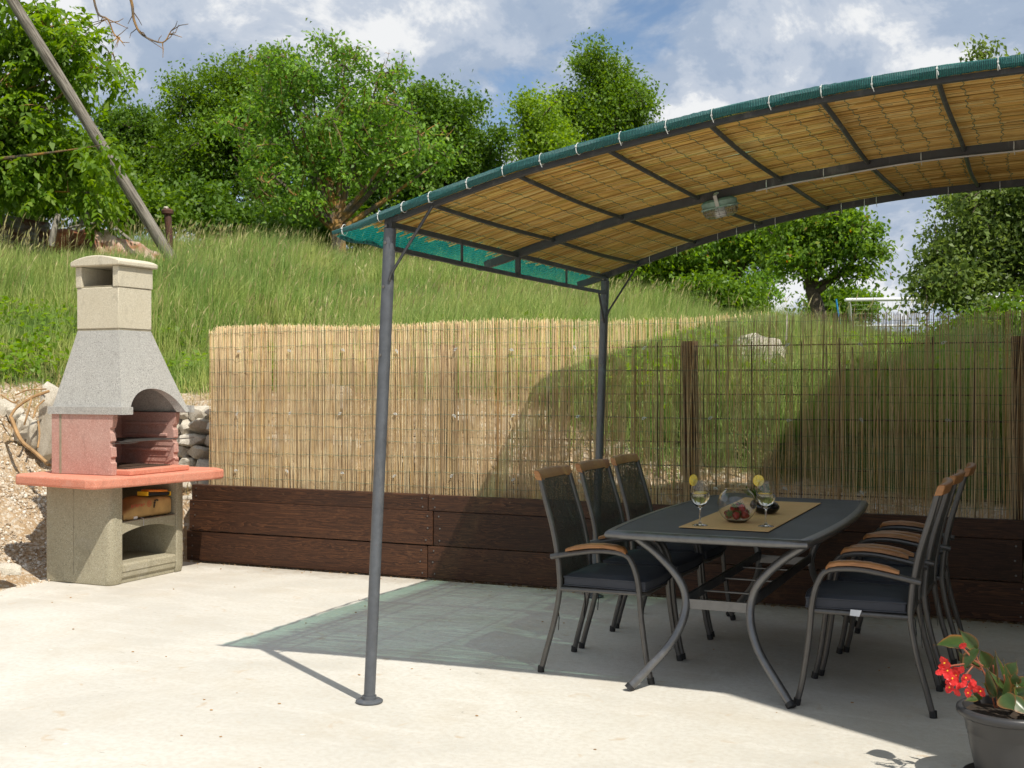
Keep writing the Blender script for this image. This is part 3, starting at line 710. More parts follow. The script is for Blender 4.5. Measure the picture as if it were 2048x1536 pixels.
def build_lamp():
    x, y = -1.487, YM - .028; z = smoothz(x, YM) - .040; sl = math.atan2(smoothz(x + .1, YM) - smoothz(x - .1, YM), .2)
    t = empty('bulkhead_lamp', (x, y, z), 'oval ribbed glass lamp with green-grey housing hung under the reed roof', 'lamp'); t.rotation_euler = (R(8), -sl, 0)
    o = ORG[t.name]
    def oval(a, b, z, n=28): return [Vector((o.x + a * math.copysign(abs(math.cos(q)) ** .75, math.cos(q)), o.y + b * math.copysign(abs(math.sin(q)) ** .75, math.sin(q)), o.z + z)) for q in [2 * math.pi * i / n for i in range(n)]]
    def loft(rings, cap=True):
        n = len(rings[0]); mb = MB(); fs = [(i * n + k, i * n + (k + 1) % n, (i + 1) * n + (k + 1) % n, (i + 1) * n + k) for i in range(len(rings) - 1) for k in range(n)]
        if cap: fs += [tuple(range(n - 1, -1, -1)), tuple(range((len(rings) - 1) * n, len(rings) * n))]
        return mb.add([q for r in rings for q in r], fs)
    loft([oval(.090, .046, -.034), oval(.090, .046, -.008), oval(.078, .04, .0), oval(.06, .03, .004)]).build('housing', M['lampbody'], t)
    n = 84; rings = []
    for f in np.linspace(0, 1, 9):
        a = .088 * math.cos(f * 1.25) ** .45; b = .046 * math.cos(f * 1.25) ** .55; zz = -.042 - .048 * math.sin(f * 1.4)
        rr = oval(a, b, zz, n); c = Vector((o.x, o.y, o.z + zz)); rings.append([c + (q - c) * (1 + (.025 if i % 2 else -.012)) for i, q in enumerate(rr)])
    loft(rings[::-1]).build('glass_cover', M['lampglass'], t)
    MB().lathe([(0, -.02), (.026, -.015), (.03, .0), (.022, .02), (.012, .03), (0, .03)], 16, (o.x, o.y, o.z - .064)).build('bulb', M['white'], t)
    loft([oval(.095, .052, -.043), oval(.097, .054, -.039), oval(.097, .054, -.036), oval(.091, .047, -.033)]).build('rim', M['lampbody'], t)
    cg = MB()
    for f in (-.75, -.38, 0, .38, .75):
        w = math.sqrt(max(0, 1 - f * f * .8)); cg.tube([(o.x + .088 * f, o.y + .054 * w * math.cos(q), o.z - .04 - .055 * w ** .5 * math.sin(q)) for q in np.linspace(0, math.pi, 11)], .0016, 5)
    for dz in (-.058, -.076): cg.tube([q for q in oval(.090 * (1 if dz > -.065 else .9), .053 * (1 if dz > -.065 else .9), dz)] + [oval(.090 * (1 if dz > -.065 else .9), .053, dz)[0]], .0015, 5)
    cg.build('wire_cage', M['steel'], t)
    MB().tube([(o.x, o.y - .05, o.z - .036), (o.x - .004, o.y - .05, o.z + .02), (o.x - .004, o.y - .012, o.z + .034), (o.x - .004, o.y + .012, o.z + .034)], 0, flat=(.009, .003)).build('bracket', M['conduit'], t)
build_lamp()
c = MB().tube([(x, YM - .024, smoothz(x, YM) - .0385 + .002 * math.sin(x * 9)) for x in np.arange(-1.30, 1.40, .05)], .0042, 6)
c.build('electric_conduit', M['conduit'], label='thin pale conduit clipped under the middle roof beam', cat='conduit')

# ------------------------------------------------------------------ table
def build_table():
    TX, Y0, Y1 = -1.376, 5.145, 7.075; yc = (Y0 + Y1) / 2
    t = empty('dining_table', (TX, yc, 0), 'charcoal garden dining table with curved legs and bowed sides', 'table')
    def outline(ins, n=20):
        pts = []
        for i in range(n + 1):
            f = i / n; y = Y0 + ins + (Y1 - Y0 - 2 * ins) * f; pts.append((TX + .458 + .05 * math.sin(f * math.pi) ** .8 - ins, y))
        for i in range(1, 6):
            f = i / 6; x = TX + (.458 - ins) * (1 - 2 * f); pts.append((x, Y1 - ins + .012 * math.sin(f * math.pi)))
        for i in range(n + 1):
            f = 1 - i / n; y = Y0 + ins + (Y1 - Y0 - 2 * ins) * f; pts.append((TX - .458 - .05 * math.sin(f * math.pi) ** .8 + ins, y))
        for i in range(1, 6):
            f = i / 6; x = TX - (.458 - ins) * (1 - 2 * f); pts.append((x, Y0 + ins - .012 * math.sin(f * math.pi)))
        return pts
    rings = [(.034, .690), (.010, .690), (.001, .697), (-.003, .708), (.001, .720), (.010, .7275), (.026, .7295), (.034, .7285), (.034, .690)]
    vs = []; fs = []; n = None
    for ins, z in rings[:-1]:
        o = outline(ins); n = len(o); vs += [(x, y, z) for x, y in o]
    m = len(rings) - 1
    for i in range(m):
        for k in range(n): a, b = i * n, ((i + 1) % m) * n; fs.append((a + k, a + (k + 1) % n, b + (k + 1) % n, b + k))
    MB().add(vs, fs).build('rim', M['table_metal'], t, ang=60)
    MB().prism(outline(.0345), .712, .7265).build('table_top', M['table_top'], t, smooth=False)
    MB().box((TX - .4, yc - .012, .688), (TX + .4, yc + .012, .7105)).build('under_bar', M['table_metal'], t)
    prof = [(.405, .695), (.385, .675), (.29, .608), (.19, .505), (.152, .41), (.158, .31), (.205, .205), (.29, .10), (.365, .014)]
    for end, (yt, ym, yf) in ((0, (5.33, 5.34, 5.15)), (1, (6.89, 6.88, 7.07))):
        for s in (-1, 1):
            pts = []
            for x, z in prof:
                f = (.70 - z) / .70; y = yt + (ym - yt) * min(1, f / .42) if f < .42 else ym + (yf - ym) * ((f - .42) / .58) ** 1.3
                pts.append((TX + .022 + s * x, y, z))
            lg = MB().tube(spline(pts, 4), .0195, 12).build('leg', M['table_metal'], t)
            e = Vector(pts[-1]); d = (e - Vector(pts[-2])).normalized()
            MB().tube([e - d * .012, e + d * .010], [.0225, .0225], 12).build('foot_cap', M['black'], lg)
        MB().tube([(TX + .022 - .15, ym, .385), (TX + .022 + .15, ym, .385)], 0, flat=(.009, .022)).build('crossbar', M['table_metal'], t, smooth=False)
    for s in (-1, 1):
        MB().tube([(TX + .022 + s * .145, 5.35, .405), (TX + .022 + s * .145, 6.87, .405)], 0, flat=(.008, .021)).build('long_rail', M['frame_paint'], t, smooth=False)
    for y in (5.62, 6.02, 6.42): MB().tube([(TX - .13, y, .40), (TX + .165, y, .40)], .005, 6).build('cross_rod', M['table_metal'], t)
build_table()
MB().box((-1.548, 5.37, .7305), (-1.130, 6.77, .7335)).build('table_runner', M['runner'], origin=(-1.34, 6.07, .7305), smooth=False, label='tan woven runner laid along the middle of the dining table', cat='table runner')

# ------------------------------------------------------------------ chairs
def build_chair():
    t = empty('garden_chair', (0, 0, 0), 'x', 'chair', 'garden chairs round the dining table')
    back = [(-.283, .012), (-.258, .11), (-.218, .257), (-.193, .404), (-.197, .50), (-.205, .568), (-.230, .693), (-.272, .836), (-.300, .935)]
    bw = [.235, .230, .226, .222, .219, .217, .213, .208, .204]
    front = [(.275, .012), (.252, .108), (.225, .293), (.210, .456), (.183, .549), (.140, .596), (.02, .606), (-.11, .588), (-.235, .562)]
    fw = [.255, .250, .246, .245, .244, .243, .242, .238, .228]
    for s in (-1, 1):
        b = MB().tube(spline([(x, s * w, z) for (x, z), w in zip(back, bw)], 3), .0135, 10).build('back_leg', M['chair_metal'], t)
        MB().tube([(-.2835, s * .235, .030), (-.286, s * .235, 0.001)], .0165, 10).build('foot_cap', M['black'], b)
        f = MB().tube(spline([(x, s * w, z) for (x, z), w in zip(front, fw)], 3), .0135, 10).build('front_leg', M['chair_metal'], t)
        MB().tube([(.2715, s * .255, .030), (.277, s * .255, .001)], .0165, 10).build('foot_cap', M['black'], f)
        # teak pad on the arm
        ax = spline([(.150, .600), (.125, .6195), (.06, .6265), (-.01, .6245), (-.08, .613), (-.145, .5995)], 4) if False else None
        prof = [(.152, .604), (.138, .6155), (.10, .6245), (.04, .6290), (-.03, .6250), (-.10, .6130), (-.15, .6020)]
        vs = []; fs = []
        for i, (x, z) in enumerate(prof):
            w = .026 * min(1, .55 + .45 * math.sin((i + .6) / 7 * math.pi) * 1.6); th_ = .015 * (1 if 0 < i < 6 else .55); yc = s * .2425
            vs += [(x, yc - w, z - .006), (x, yc + w, z - .006), (x, yc + w * .92, z + th_ * .55), (x, yc + w * .5, z + th_), (x, yc - w * .5, z + th_), (x, yc - w * .92, z + th_ * .55)]
        for i in range(6):
            for k in range(6): fs.append((i * 6 + k, i * 6 + (k + 1) % 6, (i + 1) * 6 + (k + 1) % 6, (i + 1) * 6 + k))
        fs += [tuple(range(5, -1, -1)), tuple(range(36, 42))]
        MB().add(vs, fs).build('armrest', M['teak'], t, ang=50)
    MB().tube([(.205, -.24, .415), (.225, -.15, .405), (.228, .15, .405), (.205, .24, .415)], .012, 8).tube([(-.19, -.22, .408), (-.19, .22, .408)], .011, 8).tube([(.205, -.236, .414), (-.19, -.222, .410)], .011, 8).tube([(.205, .236, .414), (-.19, .222, .410)], .011, 8).build('seat_frame', M['chair_metal'], t)
    vs = []; fs = []
    for i in range(6):
        for j in range(7):
            f, g = i / 5, j / 6; vs.append((-.185 + .385 * f, (-.215 + .43 * g) * (1 + .08 * f), .416 - .012 * math.sin(f * math.pi) * math.sin(g * math.pi)))
    for i in range(5):
        for j in range(6): a = i * 7 + j; fs.append((a, a + 7, a + 8, a + 1))
    MB().add(vs, fs).build('seat_mesh', M['sling'], t)
    # cushion
    nx, ny = 12, 12; top = []; bot = []
    for i in range(nx + 1):
        for j in range(ny + 1):
            f, g = i / nx, j / ny; x = -.175 + .415 * f; y = (-.213 + .426 * g) * (1 + .10 * f); e = min(1, min(f, 1 - f, g, 1 - g) * 9); e2 = min(1, min(f, 1 - f, g, 1 - g) * 3)
            x += .018 * math.sin(g * math.pi) * (f > .8)
            top.append((x, y, .468 + .012 * e ** .5 + .012 * e2 + .003 * mnoise.noise(Vector((x * 14, y * 14, 1))))); bot.append((x, y, .428))
    vs = top + bot; m = len(top); fs = []
    for i in range(nx):
        for j in range(ny):
            a = i * (ny + 1) + j; fs += [(a, a + ny + 1, a + ny + 2, a + 1), (m + a, m + a + 1, m + a + ny + 2, m + a + ny + 1)]
    ring = [i * (ny + 1) for i in range(nx + 1)] + [nx * (ny + 1) + j for j in range(1, ny + 1)] + [i * (ny + 1) + ny for i in range(nx - 1, -1, -1)] + [j for j in range(ny - 1, 0, -1)]
    for i, a in enumerate(ring): b = ring[(i + 1) % len(ring)]; fs.append((a, m + a, m + b, b))
    cu = MB().add(vs, fs).build('cushion', M['cushion'], t, ang=50, bevel=.006)
    for zi, src in ((0.0, top), (-.0, bot)):
        pth = [Vector(src[a]) for a in ring] + [Vector(src[ring[0]])]
        MB().tube(pth, .0038, 6, False).build('piping', M['cushion'], cu)
    for s in (-1, 1):
        MB().tube([(-.178, s * .19, .43), (-.21, s * .195, .40), (-.215, s * .196, .34), (-.208, s * .19, .26), (-.214, s * .185, .20)], 0, flat=(.005, .0012)).build('strap', M['black'], cu, smooth=False)
    vs = []; fs = []; bp = spline([(x, 0, z) for (x, z) in back[3:]], 3); n = len(bp)
    for i, q in enumerate(bp):
        w = float(np.interp(q.z, [.4, .94], [.212, .195])); sag = .016 * math.sin(i / (n - 1) * math.pi)
        for j in range(5): g = j / 4 * 2 - 1; vs.append((q.x - sag * (1 - g * g), w * g, q.z))
    for i in range(n - 1):
        for j in range(4): a = i * 5 + j; fs.append((a, a + 1, a + 6, a + 5))
    MB().add(vs, fs).build('backrest', M['sling'], t)
    mb = MB(); vs = []; fs = []; m = 9
    for i in range(m):
        g = i / (m - 1) * 2 - 1; y = g * .219; cx = -.302 - .022 * (1 - g * g); dz = .004 * (1 - g * g)
        for (a, b) in ((-.017, .0), (.015, -.004), (.011, .038), (.005, .044), (-.012, .046), (-.021, .039)): vs.append((cx + a - .012 * (b / .05), y, .932 + b + dz * (b > .02)))
    for i in range(m - 1):
        for k in range(6): fs.append((i * 6 + k, i * 6 + (k + 1) % 6, (i + 1) * 6 + (k + 1) % 6, (i + 1) * 6 + k))
    fs += [tuple(range(5, -1, -1)), tuple(range((m - 1) * 6, m * 6))]
    mb.add(vs, fs).build('top_rail', M['teak'], t, ang=45, bevel=.004)
    return t
chair = build_chair()
CH = [((-1.943, 5.558), 1.0, 'charcoal mesh garden chair nearest the sunlit patio, on the grey post side of table'),
      ((-1.938, 6.115), -1.0, 'middle one of the three mesh chairs on the grey post side of table'),
      ((-1.945, 6.69), .5, 'charcoal mesh chair closest to reed screen on the grey post side of table'),
      ((-.706, 5.485), 181.2, 'charcoal mesh chair nearest the flower pot with a white tag on its cushion'),
      ((-.690, 6.055), 179.0, 'middle one of the three mesh chairs on the flower pot side of table'),
      ((-.665, 6.625), 181.5, 'charcoal mesh chair closest to reed screen on the flower pot side of table')]
for i, ((x, y), a, lab) in enumerate(CH):
    o = chair if i == 0 else copy_tree(chair); o.location = (x, y, 0); o.rotation_euler = (0, 0, R(a)); o['label'] = lab
    if i == 3:
        cu = [q for q in o.children if q.name.startswith('cushion')][0]
        ORG[cu.name] = Vector((0, 0, 0))
        MB().add([(.004, .2385, .430), (.050, .2405, .431), (.052, .2565, .408), (.012, .2555, .405)], [(0, 1, 2, 3)]).build('care_tag', M['white'], cu, smooth=False)
for o in list(bpy.data.objects):
    if o.parent is None and o.name.startswith('garden_chair') and o['label'] == 'x': print('unlabelled', o.name)

# ------------------------------------------------------------------ things on the table
TZ = .7337
def glass(x, y, label, rot):
    t = empty('wine_glass', (x, y, TZ), label, 'wine glass', 'wine glasses on the runner')
    outer = [(0, 0), (.0365, 0), (.0368, .0015), (.030, .004), (.010, .008), (.0050, .014), (.0042, .03), (.0042, .07), (.0060, .080), (.018, .090), (.034, .106), (.0435, .128), (.0460, .150), (.0440, .175), (.0395, .198), (.0355, .2135)]
    inner = [(.0345, .2135), (.0385, .198), (.0430, .175), (.0450, .150), (.0425, .128), (.033, .1075), (.016, .0925), (0, .0885)]
    MB().lathe(outer + inner, 32, (x, y, TZ)).build('bowl_and_stem', M['glass'], t, ang=60)
    w = [(0, .0888), (.0162, .0928), (.0332, .1078), (.0427, .1282), (.0448, .146), (.0446, .1505), (.0420, .1490), (0, .1490)]
    MB().lathe(w, 32, (x, y, TZ)).build('water', M['water'], t, ang=60)
    return t
def lemon(c, rad, Mx, label):
    t = empty('lemon_slice', c, label, 'lemon slice', 'lemon slices in and on the glasses'); Mt = Matrix.Translation(vec(c)) @ Mx
    th_ = .006
    MB().lathe([(rad * .90, -th_ / 2), (rad, -th_ / 2 + .001), (rad, th_ / 2 - .001), (rad * .90, th_ / 2)], 28, M=Mt, closed=True).build('rind', M['lemonrind'], t)
    MB().lathe([(0, -th_ / 2 + .0004), (rad * .9, -th_ / 2 + .0004), (rad * .9, th_ / 2 - .0004), (0, th_ / 2 - .0004)], 24, M=Mt).build('pith', M['pith'], t)
    mb = MB()
    for k in range(9):
        a0 = 2 * math.pi * k / 9 + .06; a1 = 2 * math.pi * (k + 1) / 9 - .06; am = (a0 + a1) / 2
        poly = [(rad * .10 * math.cos(am), rad * .10 * math.sin(am))] + [(rad * .82 * math.cos(a0 + (a1 - a0) * i / 4), rad * .82 * math.sin(a0 + (a1 - a0) * i / 4)) for i in range(5)]
        mb.prism(poly, -th_ / 2 - .0002, th_ / 2 + .0002, Mt)
    mb.build('segments', M['lemon'], t, smooth=False)
face = Matrix.Rotation(YAW + R(-5), 4, 'Z') @ Matrix.Rotation(R(90), 4, 'X')
glass(-1.472, 5.462, 'stemmed glass of lemon water at the end of the runner nearer the grey posts', 0)
glass(-1.181, 5.552, 'stemmed glass of lemon water between the strawberry bowl and the armchairs by the pot', 0)
lemon((-1.472 - .024, 5.462 - .028, TZ + .214), .0275, Matrix.Rotation(YAW + R(40), 4, 'Z') @ Matrix.Rotation(R(90), 4, 'X'), 'lemon slice hooked on the rim of the glass nearer the grey posts')
lemon((-1.181 - .030, 5.552 - .018, TZ + .214), .0275, Matrix.Rotation(YAW + R(12), 4, 'Z') @ Matrix.Rotation(R(90), 4, 'X'), 'lemon slice hooked on the rim of the glass beside the strawberry bowl')
lemon((-1.470, 5.464, TZ + .1535), .0330, Matrix.Rotation(R(4), 4, 'X'), 'lemon slice floating in the glass nearer the grey posts')
lemon((-1.183, 5.550, TZ + .1535), .0330, Matrix.Rotation(R(-4), 4, 'X'), 'lemon slice floating in the glass beside the strawberry bowl')
BX, BY = -1.343, 5.662
def build_bowl():
    R0 = .094; zc = .082; out = [(0, .001), (.042, .001), (.046, .004)]; inn = []
    for a in np.linspace(-58, 50, 16): out.append((R0 * math.cos(R(a)), zc + .004 + R0 * math.sin(R(a)) * (.98)))
    out.append((out[-1][0] + .002, out[-1][1] + .003))
    for a in np.linspace(50, -62, 16): inn.append(((R0 - .003) * math.cos(R(a)), zc + .006 + (R0 - .003) * math.sin(R(a)) * .98))
    inn.append((.03, inn[-1][1] - .004)); inn.append((0, inn[-1][1]))
    MB().lathe(out + inn, 40, (0, 0, 0)).build('glass_bowl', M['glass'], ang=60, label='round clear glass bowl holding strawberries on the runner', cat='bowl').location = (BX, BY, TZ)
build_bowl()
def build_berries():
    body = MB().lathe([(0, -.024), (.006, -.0215), (.012, -.014), (.0165, -.002), (.0175, .007), (.014, .0145), (.006, .018), (0, .018)], 16).mesh('strawberry'); body.materials.append(M['berry'])
    cm = MB()
    for k in range(7):
        a = k * .9; d = Vector((math.cos(a), math.sin(a), 0)); s = Vector((-d.y, d.x, 0)); z = Vector((0, 0, 1))
        cm.add([z * .018, d * .009 + s * .0045 + z * .0225, d * .021 + z * .0215, d * .009 - s * .0045 + z * .0225], [(0, 1, 2, 3)])
    cm.tube([(0, 0, .018), (.003, 0, .032)], .0014, 5); cal = cm.mesh('calyx'); cal.materials.append(M['calyx'])
    lay = [(-.032, -.030, .036, 70, 20), (.006, -.042, .035, 60, 200), (.040, -.018, .037, 80, 300), (-.045, .012, .038, 100, 120), (-.004, .008, .034, 95, 60), (.030, .034, .037, 70, 160), (-.018, .044, .037, 60, 250), (-.014, -.016, .065, 40, 30), (.026, -.004, .066, 55, 220), (-.004, .028, .066, 30, 130)]
    labs = ['strawberry low at the side of the bowl toward the grey posts', 'strawberry at the front of the glass bowl', 'strawberry low at the side of the bowl toward the second glass', 'strawberry pressed to the bowl wall facing the reed screen posts',
            'strawberry at the bottom in the middle of the bowl', 'strawberry low behind, toward the black vase', 'strawberry low at the back of the bowl', 'strawberry on top of the heap with leafy cap up front', 'strawberry on top of the heap toward the second glass', 'strawberry on top of the heap at the back']
    for (x, y, z, tilt, az), lab in zip(lay, labs):
        o = link('strawberry', body, None, label=lab, cat='strawberry', group='strawberries in the glass bowl'); o.location = (BX + x, BY + y, TZ + z); o.rotation_euler = (R(tilt), 0, R(az)); s = random.uniform(.9, 1.12); o.scale = (s, s, s)
        c = bpy.data.objects.new('calyx', cal); COL.objects.link(c); c.parent = o
build_berries()
def build_vase():
    x, y = -1.298, 6.10
    t = empty('black_vase', (x, y, TZ), 'low squat black glazed vase with feathery greenery behind the bowl', 'vase')
    MB().lathe([(0, 0), (.035, 0), (.055, .008), (.069, .026), (.070, .038), (.060, .054), (.040, .064), (.030, .066), (.028, .062), (.02, .05), (0, .05)], 36, (x, y, TZ)).build('body', M['blackglaze'], t, ang=60)
    mb = MB(); r = random.Random(3)
    for k in range(26):
        a = r.uniform(0, 6.28); l = r.uniform(.06, .13); d = Vector((math.cos(a) * r.uniform(.15, .75) - .38, math.sin(a) * .5, r.uniform(.5, 1))).normalized()
        b = Vector((x, y, TZ + .05)); pth = bez(b, b + d * l * .6, b + d * l + Vector((-.012, 0, -.012)), 5); mb.tube(pth, .001, 3)
        for i, q in enumerate(pth[1:]):
            for s in range(5):
                e = Vector((r.gauss(0, 1), r.gauss(0, 1), r.gauss(0.2, .7))).normalized() * .020; w = e.cross(Vector((0, 0, 1))).normalized() * .0035
                mb.add([q, q + e * .5 + w, q + e, q + e * .5 - w], [(0, 1, 2, 3)])
    mb.build('foliage', M['leaf_dark'], t, smooth=False)
build_vase()
# ------------------------------------------------------------------ masonry barbecue
def build_bbq():
    t = empty('masonry_barbecue', (-6.17, 6.72, 0), 'masonry garden barbecue with grey hood, cream chimney and salmon counter', 'barbecue')
    X0, X1, Y0, Y1 = -6.46, -5.865, 6.335, 7.115
    def wallpoly(y0, y1, outer):                       # plan of a side wall with a rounded front corner
        c = .045; r = []
        if outer < 0: return [(X0, y0), (X1 - c, y0), (X1 - c * .3, y0 + c * .3), (X1, y0 + c), (X1, y1), (X0, y1)]
        return [(X0, y0), (X1, y0), (X1, y1 - c), (X1 - c * .3, y1 - c * .3), (X1 - c, y1), (X0, y1)]
    for (a, b, s) in ((Y0, Y0 + .115, -1), (Y1 - .10, Y1, 1)):
        poly = wallpoly(a, b, s)
        # the foot of each block tapers in a little
        cx = sum(p[0] for p in poly) / len(poly); cy_ = sum(p[1] for p in poly) / len(poly); vs = []; n = len(poly); lv = [(.0, .945, .90), (.035, .985, .97), (.06, 1, 1), (.685, 1, 1)]
        for z, sx, sy in lv: vs += [(cx + (p[0] - cx) * (sx if p[0] > cx else 1), cy_ + (p[1] - cy_) * sy if (p[1] - cy_) * s > 0 else p[1], z) for p in poly]
        fs = [tuple(range(n - 1, -1, -1)), tuple(range((len(lv) - 1) * n, len(lv) * n))] + [(i * n + k, i * n + (k + 1) % n, (i + 1) * n + (k + 1) % n, (i + 1) * n + k) for i in range(len(lv) - 1) for k in range(n)]
        w = MB().add(vs, fs).build('side_wall', M['base'], t, ang=50, bevel=.008)
        ys = a - .002 if s < 0 else a + .0
        MB().box((-6.207, a - .0015, .06), (-6.201, a + .004, .684)).build('mortar_seam', M['rust_dark'] if False else M['base_seam'], w)
    ya, yb = Y0 + .116, Y1 - .101
    # floor block with moulded front
    prof = [(X0 + .16, .0), (X1 - .022, .0), (X1 - .022, .035), (X1 - .008, .045), (X1 - .008, .075), (X1 - .002, .085), (X1 - .004, .128), (X1 - .014, .138), (X0 + .16, .138)]
    vs = [(x, ya, z) for x, z in prof] + [(x, yb, z) for x, z in prof]; n = len(prof)
    MB().add(vs, [tuple(range(n)), tuple(range(2 * n - 1, n - 1, -1))] + [(k + n, (k + 1) % n + n, (k + 1) % n, k) for k in range(n)]).build('floor_block', M['base'], t, smooth=False, bevel=.006)
    # shelf with arched apron
    m = 16; vs = []; fs = []
    for i in range(m + 1):
        f = i / m; y = ya + (yb - ya) * f; zb = .340 + .045 * math.sin(f * math.pi) ** .8
        vs += [(X1 - .012, y, zb), (X1 - .012, y, .432), (X1 - .30, y, .432), (X1 - .30, y, .405), (X1 - .065, y, .405), (X1 - .065, y, max(zb + .002, .34))]
    for i in range(m):
        for k in range(6): a = i * 6; fs.append((a + k, a + 6 + k, a + 6 + (k + 1) % 6, a + (k + 1) % 6))
    fs += [(0, 1, 2, 3, 4, 5), tuple(m * 6 + k for k in (5, 4, 3, 2, 1, 0))]
    MB().add(vs, fs).build('shelf', M['base'], t, smooth=False, bevel=.004)
    MB().box((X0, Y0 + .32, .139), (X0 + .06, yb, .684)).build('back_panel', M['base'], t, bevel=.005)
    # counter
    poly = [(-6.66, 6.26), (-6.60, 6.19), (-5.86, 6.085), (-5.79, 6.10), (-5.725, 6.33), (-5.61, 7.12), (-5.615, 7.25), (-5.76, 7.36), (-6.50, 7.36), (-6.66, 7.22)]
    MB().prism(poly, .690, .762).build('counter', M['slab'], t, smooth=False, bevel=.016, seg=3)
    # firebox
    FZ, FT = .7635, 1.19; y0, y1 = 6.375, 7.075
    wl = [(-6.45, FZ), (-5.895, FZ), (-5.893, .85), (-5.905, .857), (-5.905, .885), (-5.893, .892), (-5.898, .96), (-5.912, .967), (-5.912, .995), (-5.898, 1.002), (-5.90, 1.06), (-5.912, 1.067), (-5.912, 1.09), (-5.90, 1.097), (-5.885, 1.15), (-5.885, FT), (-6.45, FT)]
    for a, b in ((y0, y0 + .05), (y1 - .05, y1)):
        n = len(wl); vs = [(x, a, z) for x, z in wl] + [(x, b, z) for x, z in wl]
        w = MB().add(vs, [tuple(range(n)), tuple(range(2 * n - 1, n - 1, -1))] + [(k + n, (k + 1) % n + n, (k + 1) % n, k) for k in range(n)]).build('firebox_wall', M['pink'], t, smooth=False, bevel=.004)
        if a == y0: MB().box((-6.375, a - .002, FZ + .002), (-6.355, a + .004, FT - .002)).build('mortar_seam', M['base_seam'], w)
        else:
            for z in (.90, 1.01, 1.095):
                MB().box((-6.36, a - .013, z), (-5.96, a + .006, z + .022)).build('grate_ledge', M['pink'], w, bevel=.004)
    MB().box((-6.45, y0 + .051, FZ), (-6.395, y1 - .051, FT)).build('firebox_wall', M['pink'], t, bevel=.004)
    for a, b, xx in ((y0 - .005 + .052, 6.722, -5.765), (6.726, y1 + .01 - .05, -5.762)):
        MB().prism([(-6.39, a), (xx - .012, a), (xx, a + .02), (xx, b), (-6.39, b)], FZ, FZ + .036).build('firebrick', M['slab'], t, smooth=False, bevel=.006)
    g = MB(); gz = .996
    for y in np.arange(y0 + .062, y1 - .056, .0135): g.tube([(-6.33, y, gz), (-5.88, y, gz)], .0022, 4)
    for x in (-6.33, -6.18, -6.03, -5.88): g.tube([(x, y0 + .057, gz - .004), (x, y1 - .052, gz - .004)], .0035, 5)
    g.tube([(-5.88, y1 - .12, gz), (-5.80, y1 - .10, gz), (-5.79, y1 + .0, gz + .002), (-5.80, y1 + .06, gz + .004)], .004, 5)
    g.tube([(-5.905, y0 + .02, gz - .012), (-5.87, y0 + .10, gz - .012), (-5.87, y0 + .22, gz - .012)], 0, flat=(.012, .0018))
    g.build('grill_grate', M['steel'], t)
    g = MB()
    for y in np.arange(y0 + .10, y1 - .12, .022): g.tube([(-6.34, y, FZ + .040), (-5.86, y, FZ + .040)], .0018, 4)
    for x in np.arange(-6.34, -5.85, .022): g.tube([(x, y0 + .10, FZ + .043), (x, y1 - .12, FZ + .043)], .0018, 4)
    g.build('ember_mesh', M['mesh_wire'], t)
    # hood: four sloped faces, an arch cut in the front one
    bx0, bx1, by0, by1, zb = -6.475, -5.815, 6.385, 7.105, 1.192; tx0, tx1, ty0, ty1, zt = -6.325, -5.952, 6.502, 6.832, 1.792
    rim = []                                            # (outer u,v factors, arch bottom)
    def col(fx, fy, z0=zb): return (fx, fy, z0)
    ncol = 30
    cols = [(1, j / ncol) for j in range(ncol)] + [(1 - j / 6, 1) for j in range(6)] + [(0, 1 - j / 6) for j in range(6)] + [(j / 6, 0) for j in range(6)]
    def bottom(fx, fy):
        if fx < 1 - 1e-6: return zb
        g = (fy - .525) / .405
        return zb if abs(g) >= 1 else zb + .175 * math.sqrt(max(0, 1 - abs(g) ** 2.2))
    rows = 9; O = []; Iv = []
    for fx, fy in cols:
        z0 = bottom(fx, fy)
        for r in range(rows + 1):
            z = z0 + (zt - z0) * r / rows; s = (z - zb) / (zt - zb); s2 = s ** .94
            x = (bx0 + (bx1 - bx0) * fx) * (1 - s2) + (tx0 + (tx1 - tx0) * fx) * s2; y = (by0 + (by1 - by0) * fy) * (1 - s2) + (ty0 + (ty1 - ty0) * fy) * s2
            O.append((x, y, z)); mx, my = -6.145 * (1 - s2) - 6.14 * s2, 6.745 * (1 - s2) + 6.667 * s2
            wx, wy = (bx1 - bx0) / 2 * (1 - s2) + (tx1 - tx0) / 2 * s2, (by1 - by0) / 2 * (1 - s2) + (ty1 - ty0) / 2 * s2
            Iv.append((mx + (x - mx) * (wx - .05) / wx, my + (y - my) * (wy - .05) / wy, z - .002 if r else z + .001))
    n = len(cols); vs = O + Iv; k0 = len(O); h = rows + 1; fs = []
    for c in range(n):
        d = (c + 1) % n
        for r in range(rows):
            fs.append((c * h + r, d * h + r, d * h + r + 1, c * h + r + 1)); fs.append((k0 + c * h + r, k0 + c * h + r + 1, k0 + d * h + r + 1, k0 + d * h + r))
        fs.append((c * h, k0 + c * h, k0 + d * h, d * h)); fs.append((c * h + rows, d * h + rows, k0 + d * h + rows, k0 + c * h + rows))
    hd = MB().add(vs, fs).build('hood', M['hood'], t, ang=30)
    lip = MB(); L = .022
    lp = [(bx1 + L, by0 + .088), (bx1 + L, by0 - L), (bx0 - .0, by0 - L), (bx0 - .0, by1 + L), (bx1 + L, by1 + L), (bx1 + L, by1 - .012)]
    ip = [(bx1 - .03, by0 + .088), (bx1 - .03, by0 + .03), (bx0 + .03, by0 + .03), (bx0 + .03, by1 - .03), (bx1 - .03, by1 - .03), (bx1 - .03, by1 - .012)]
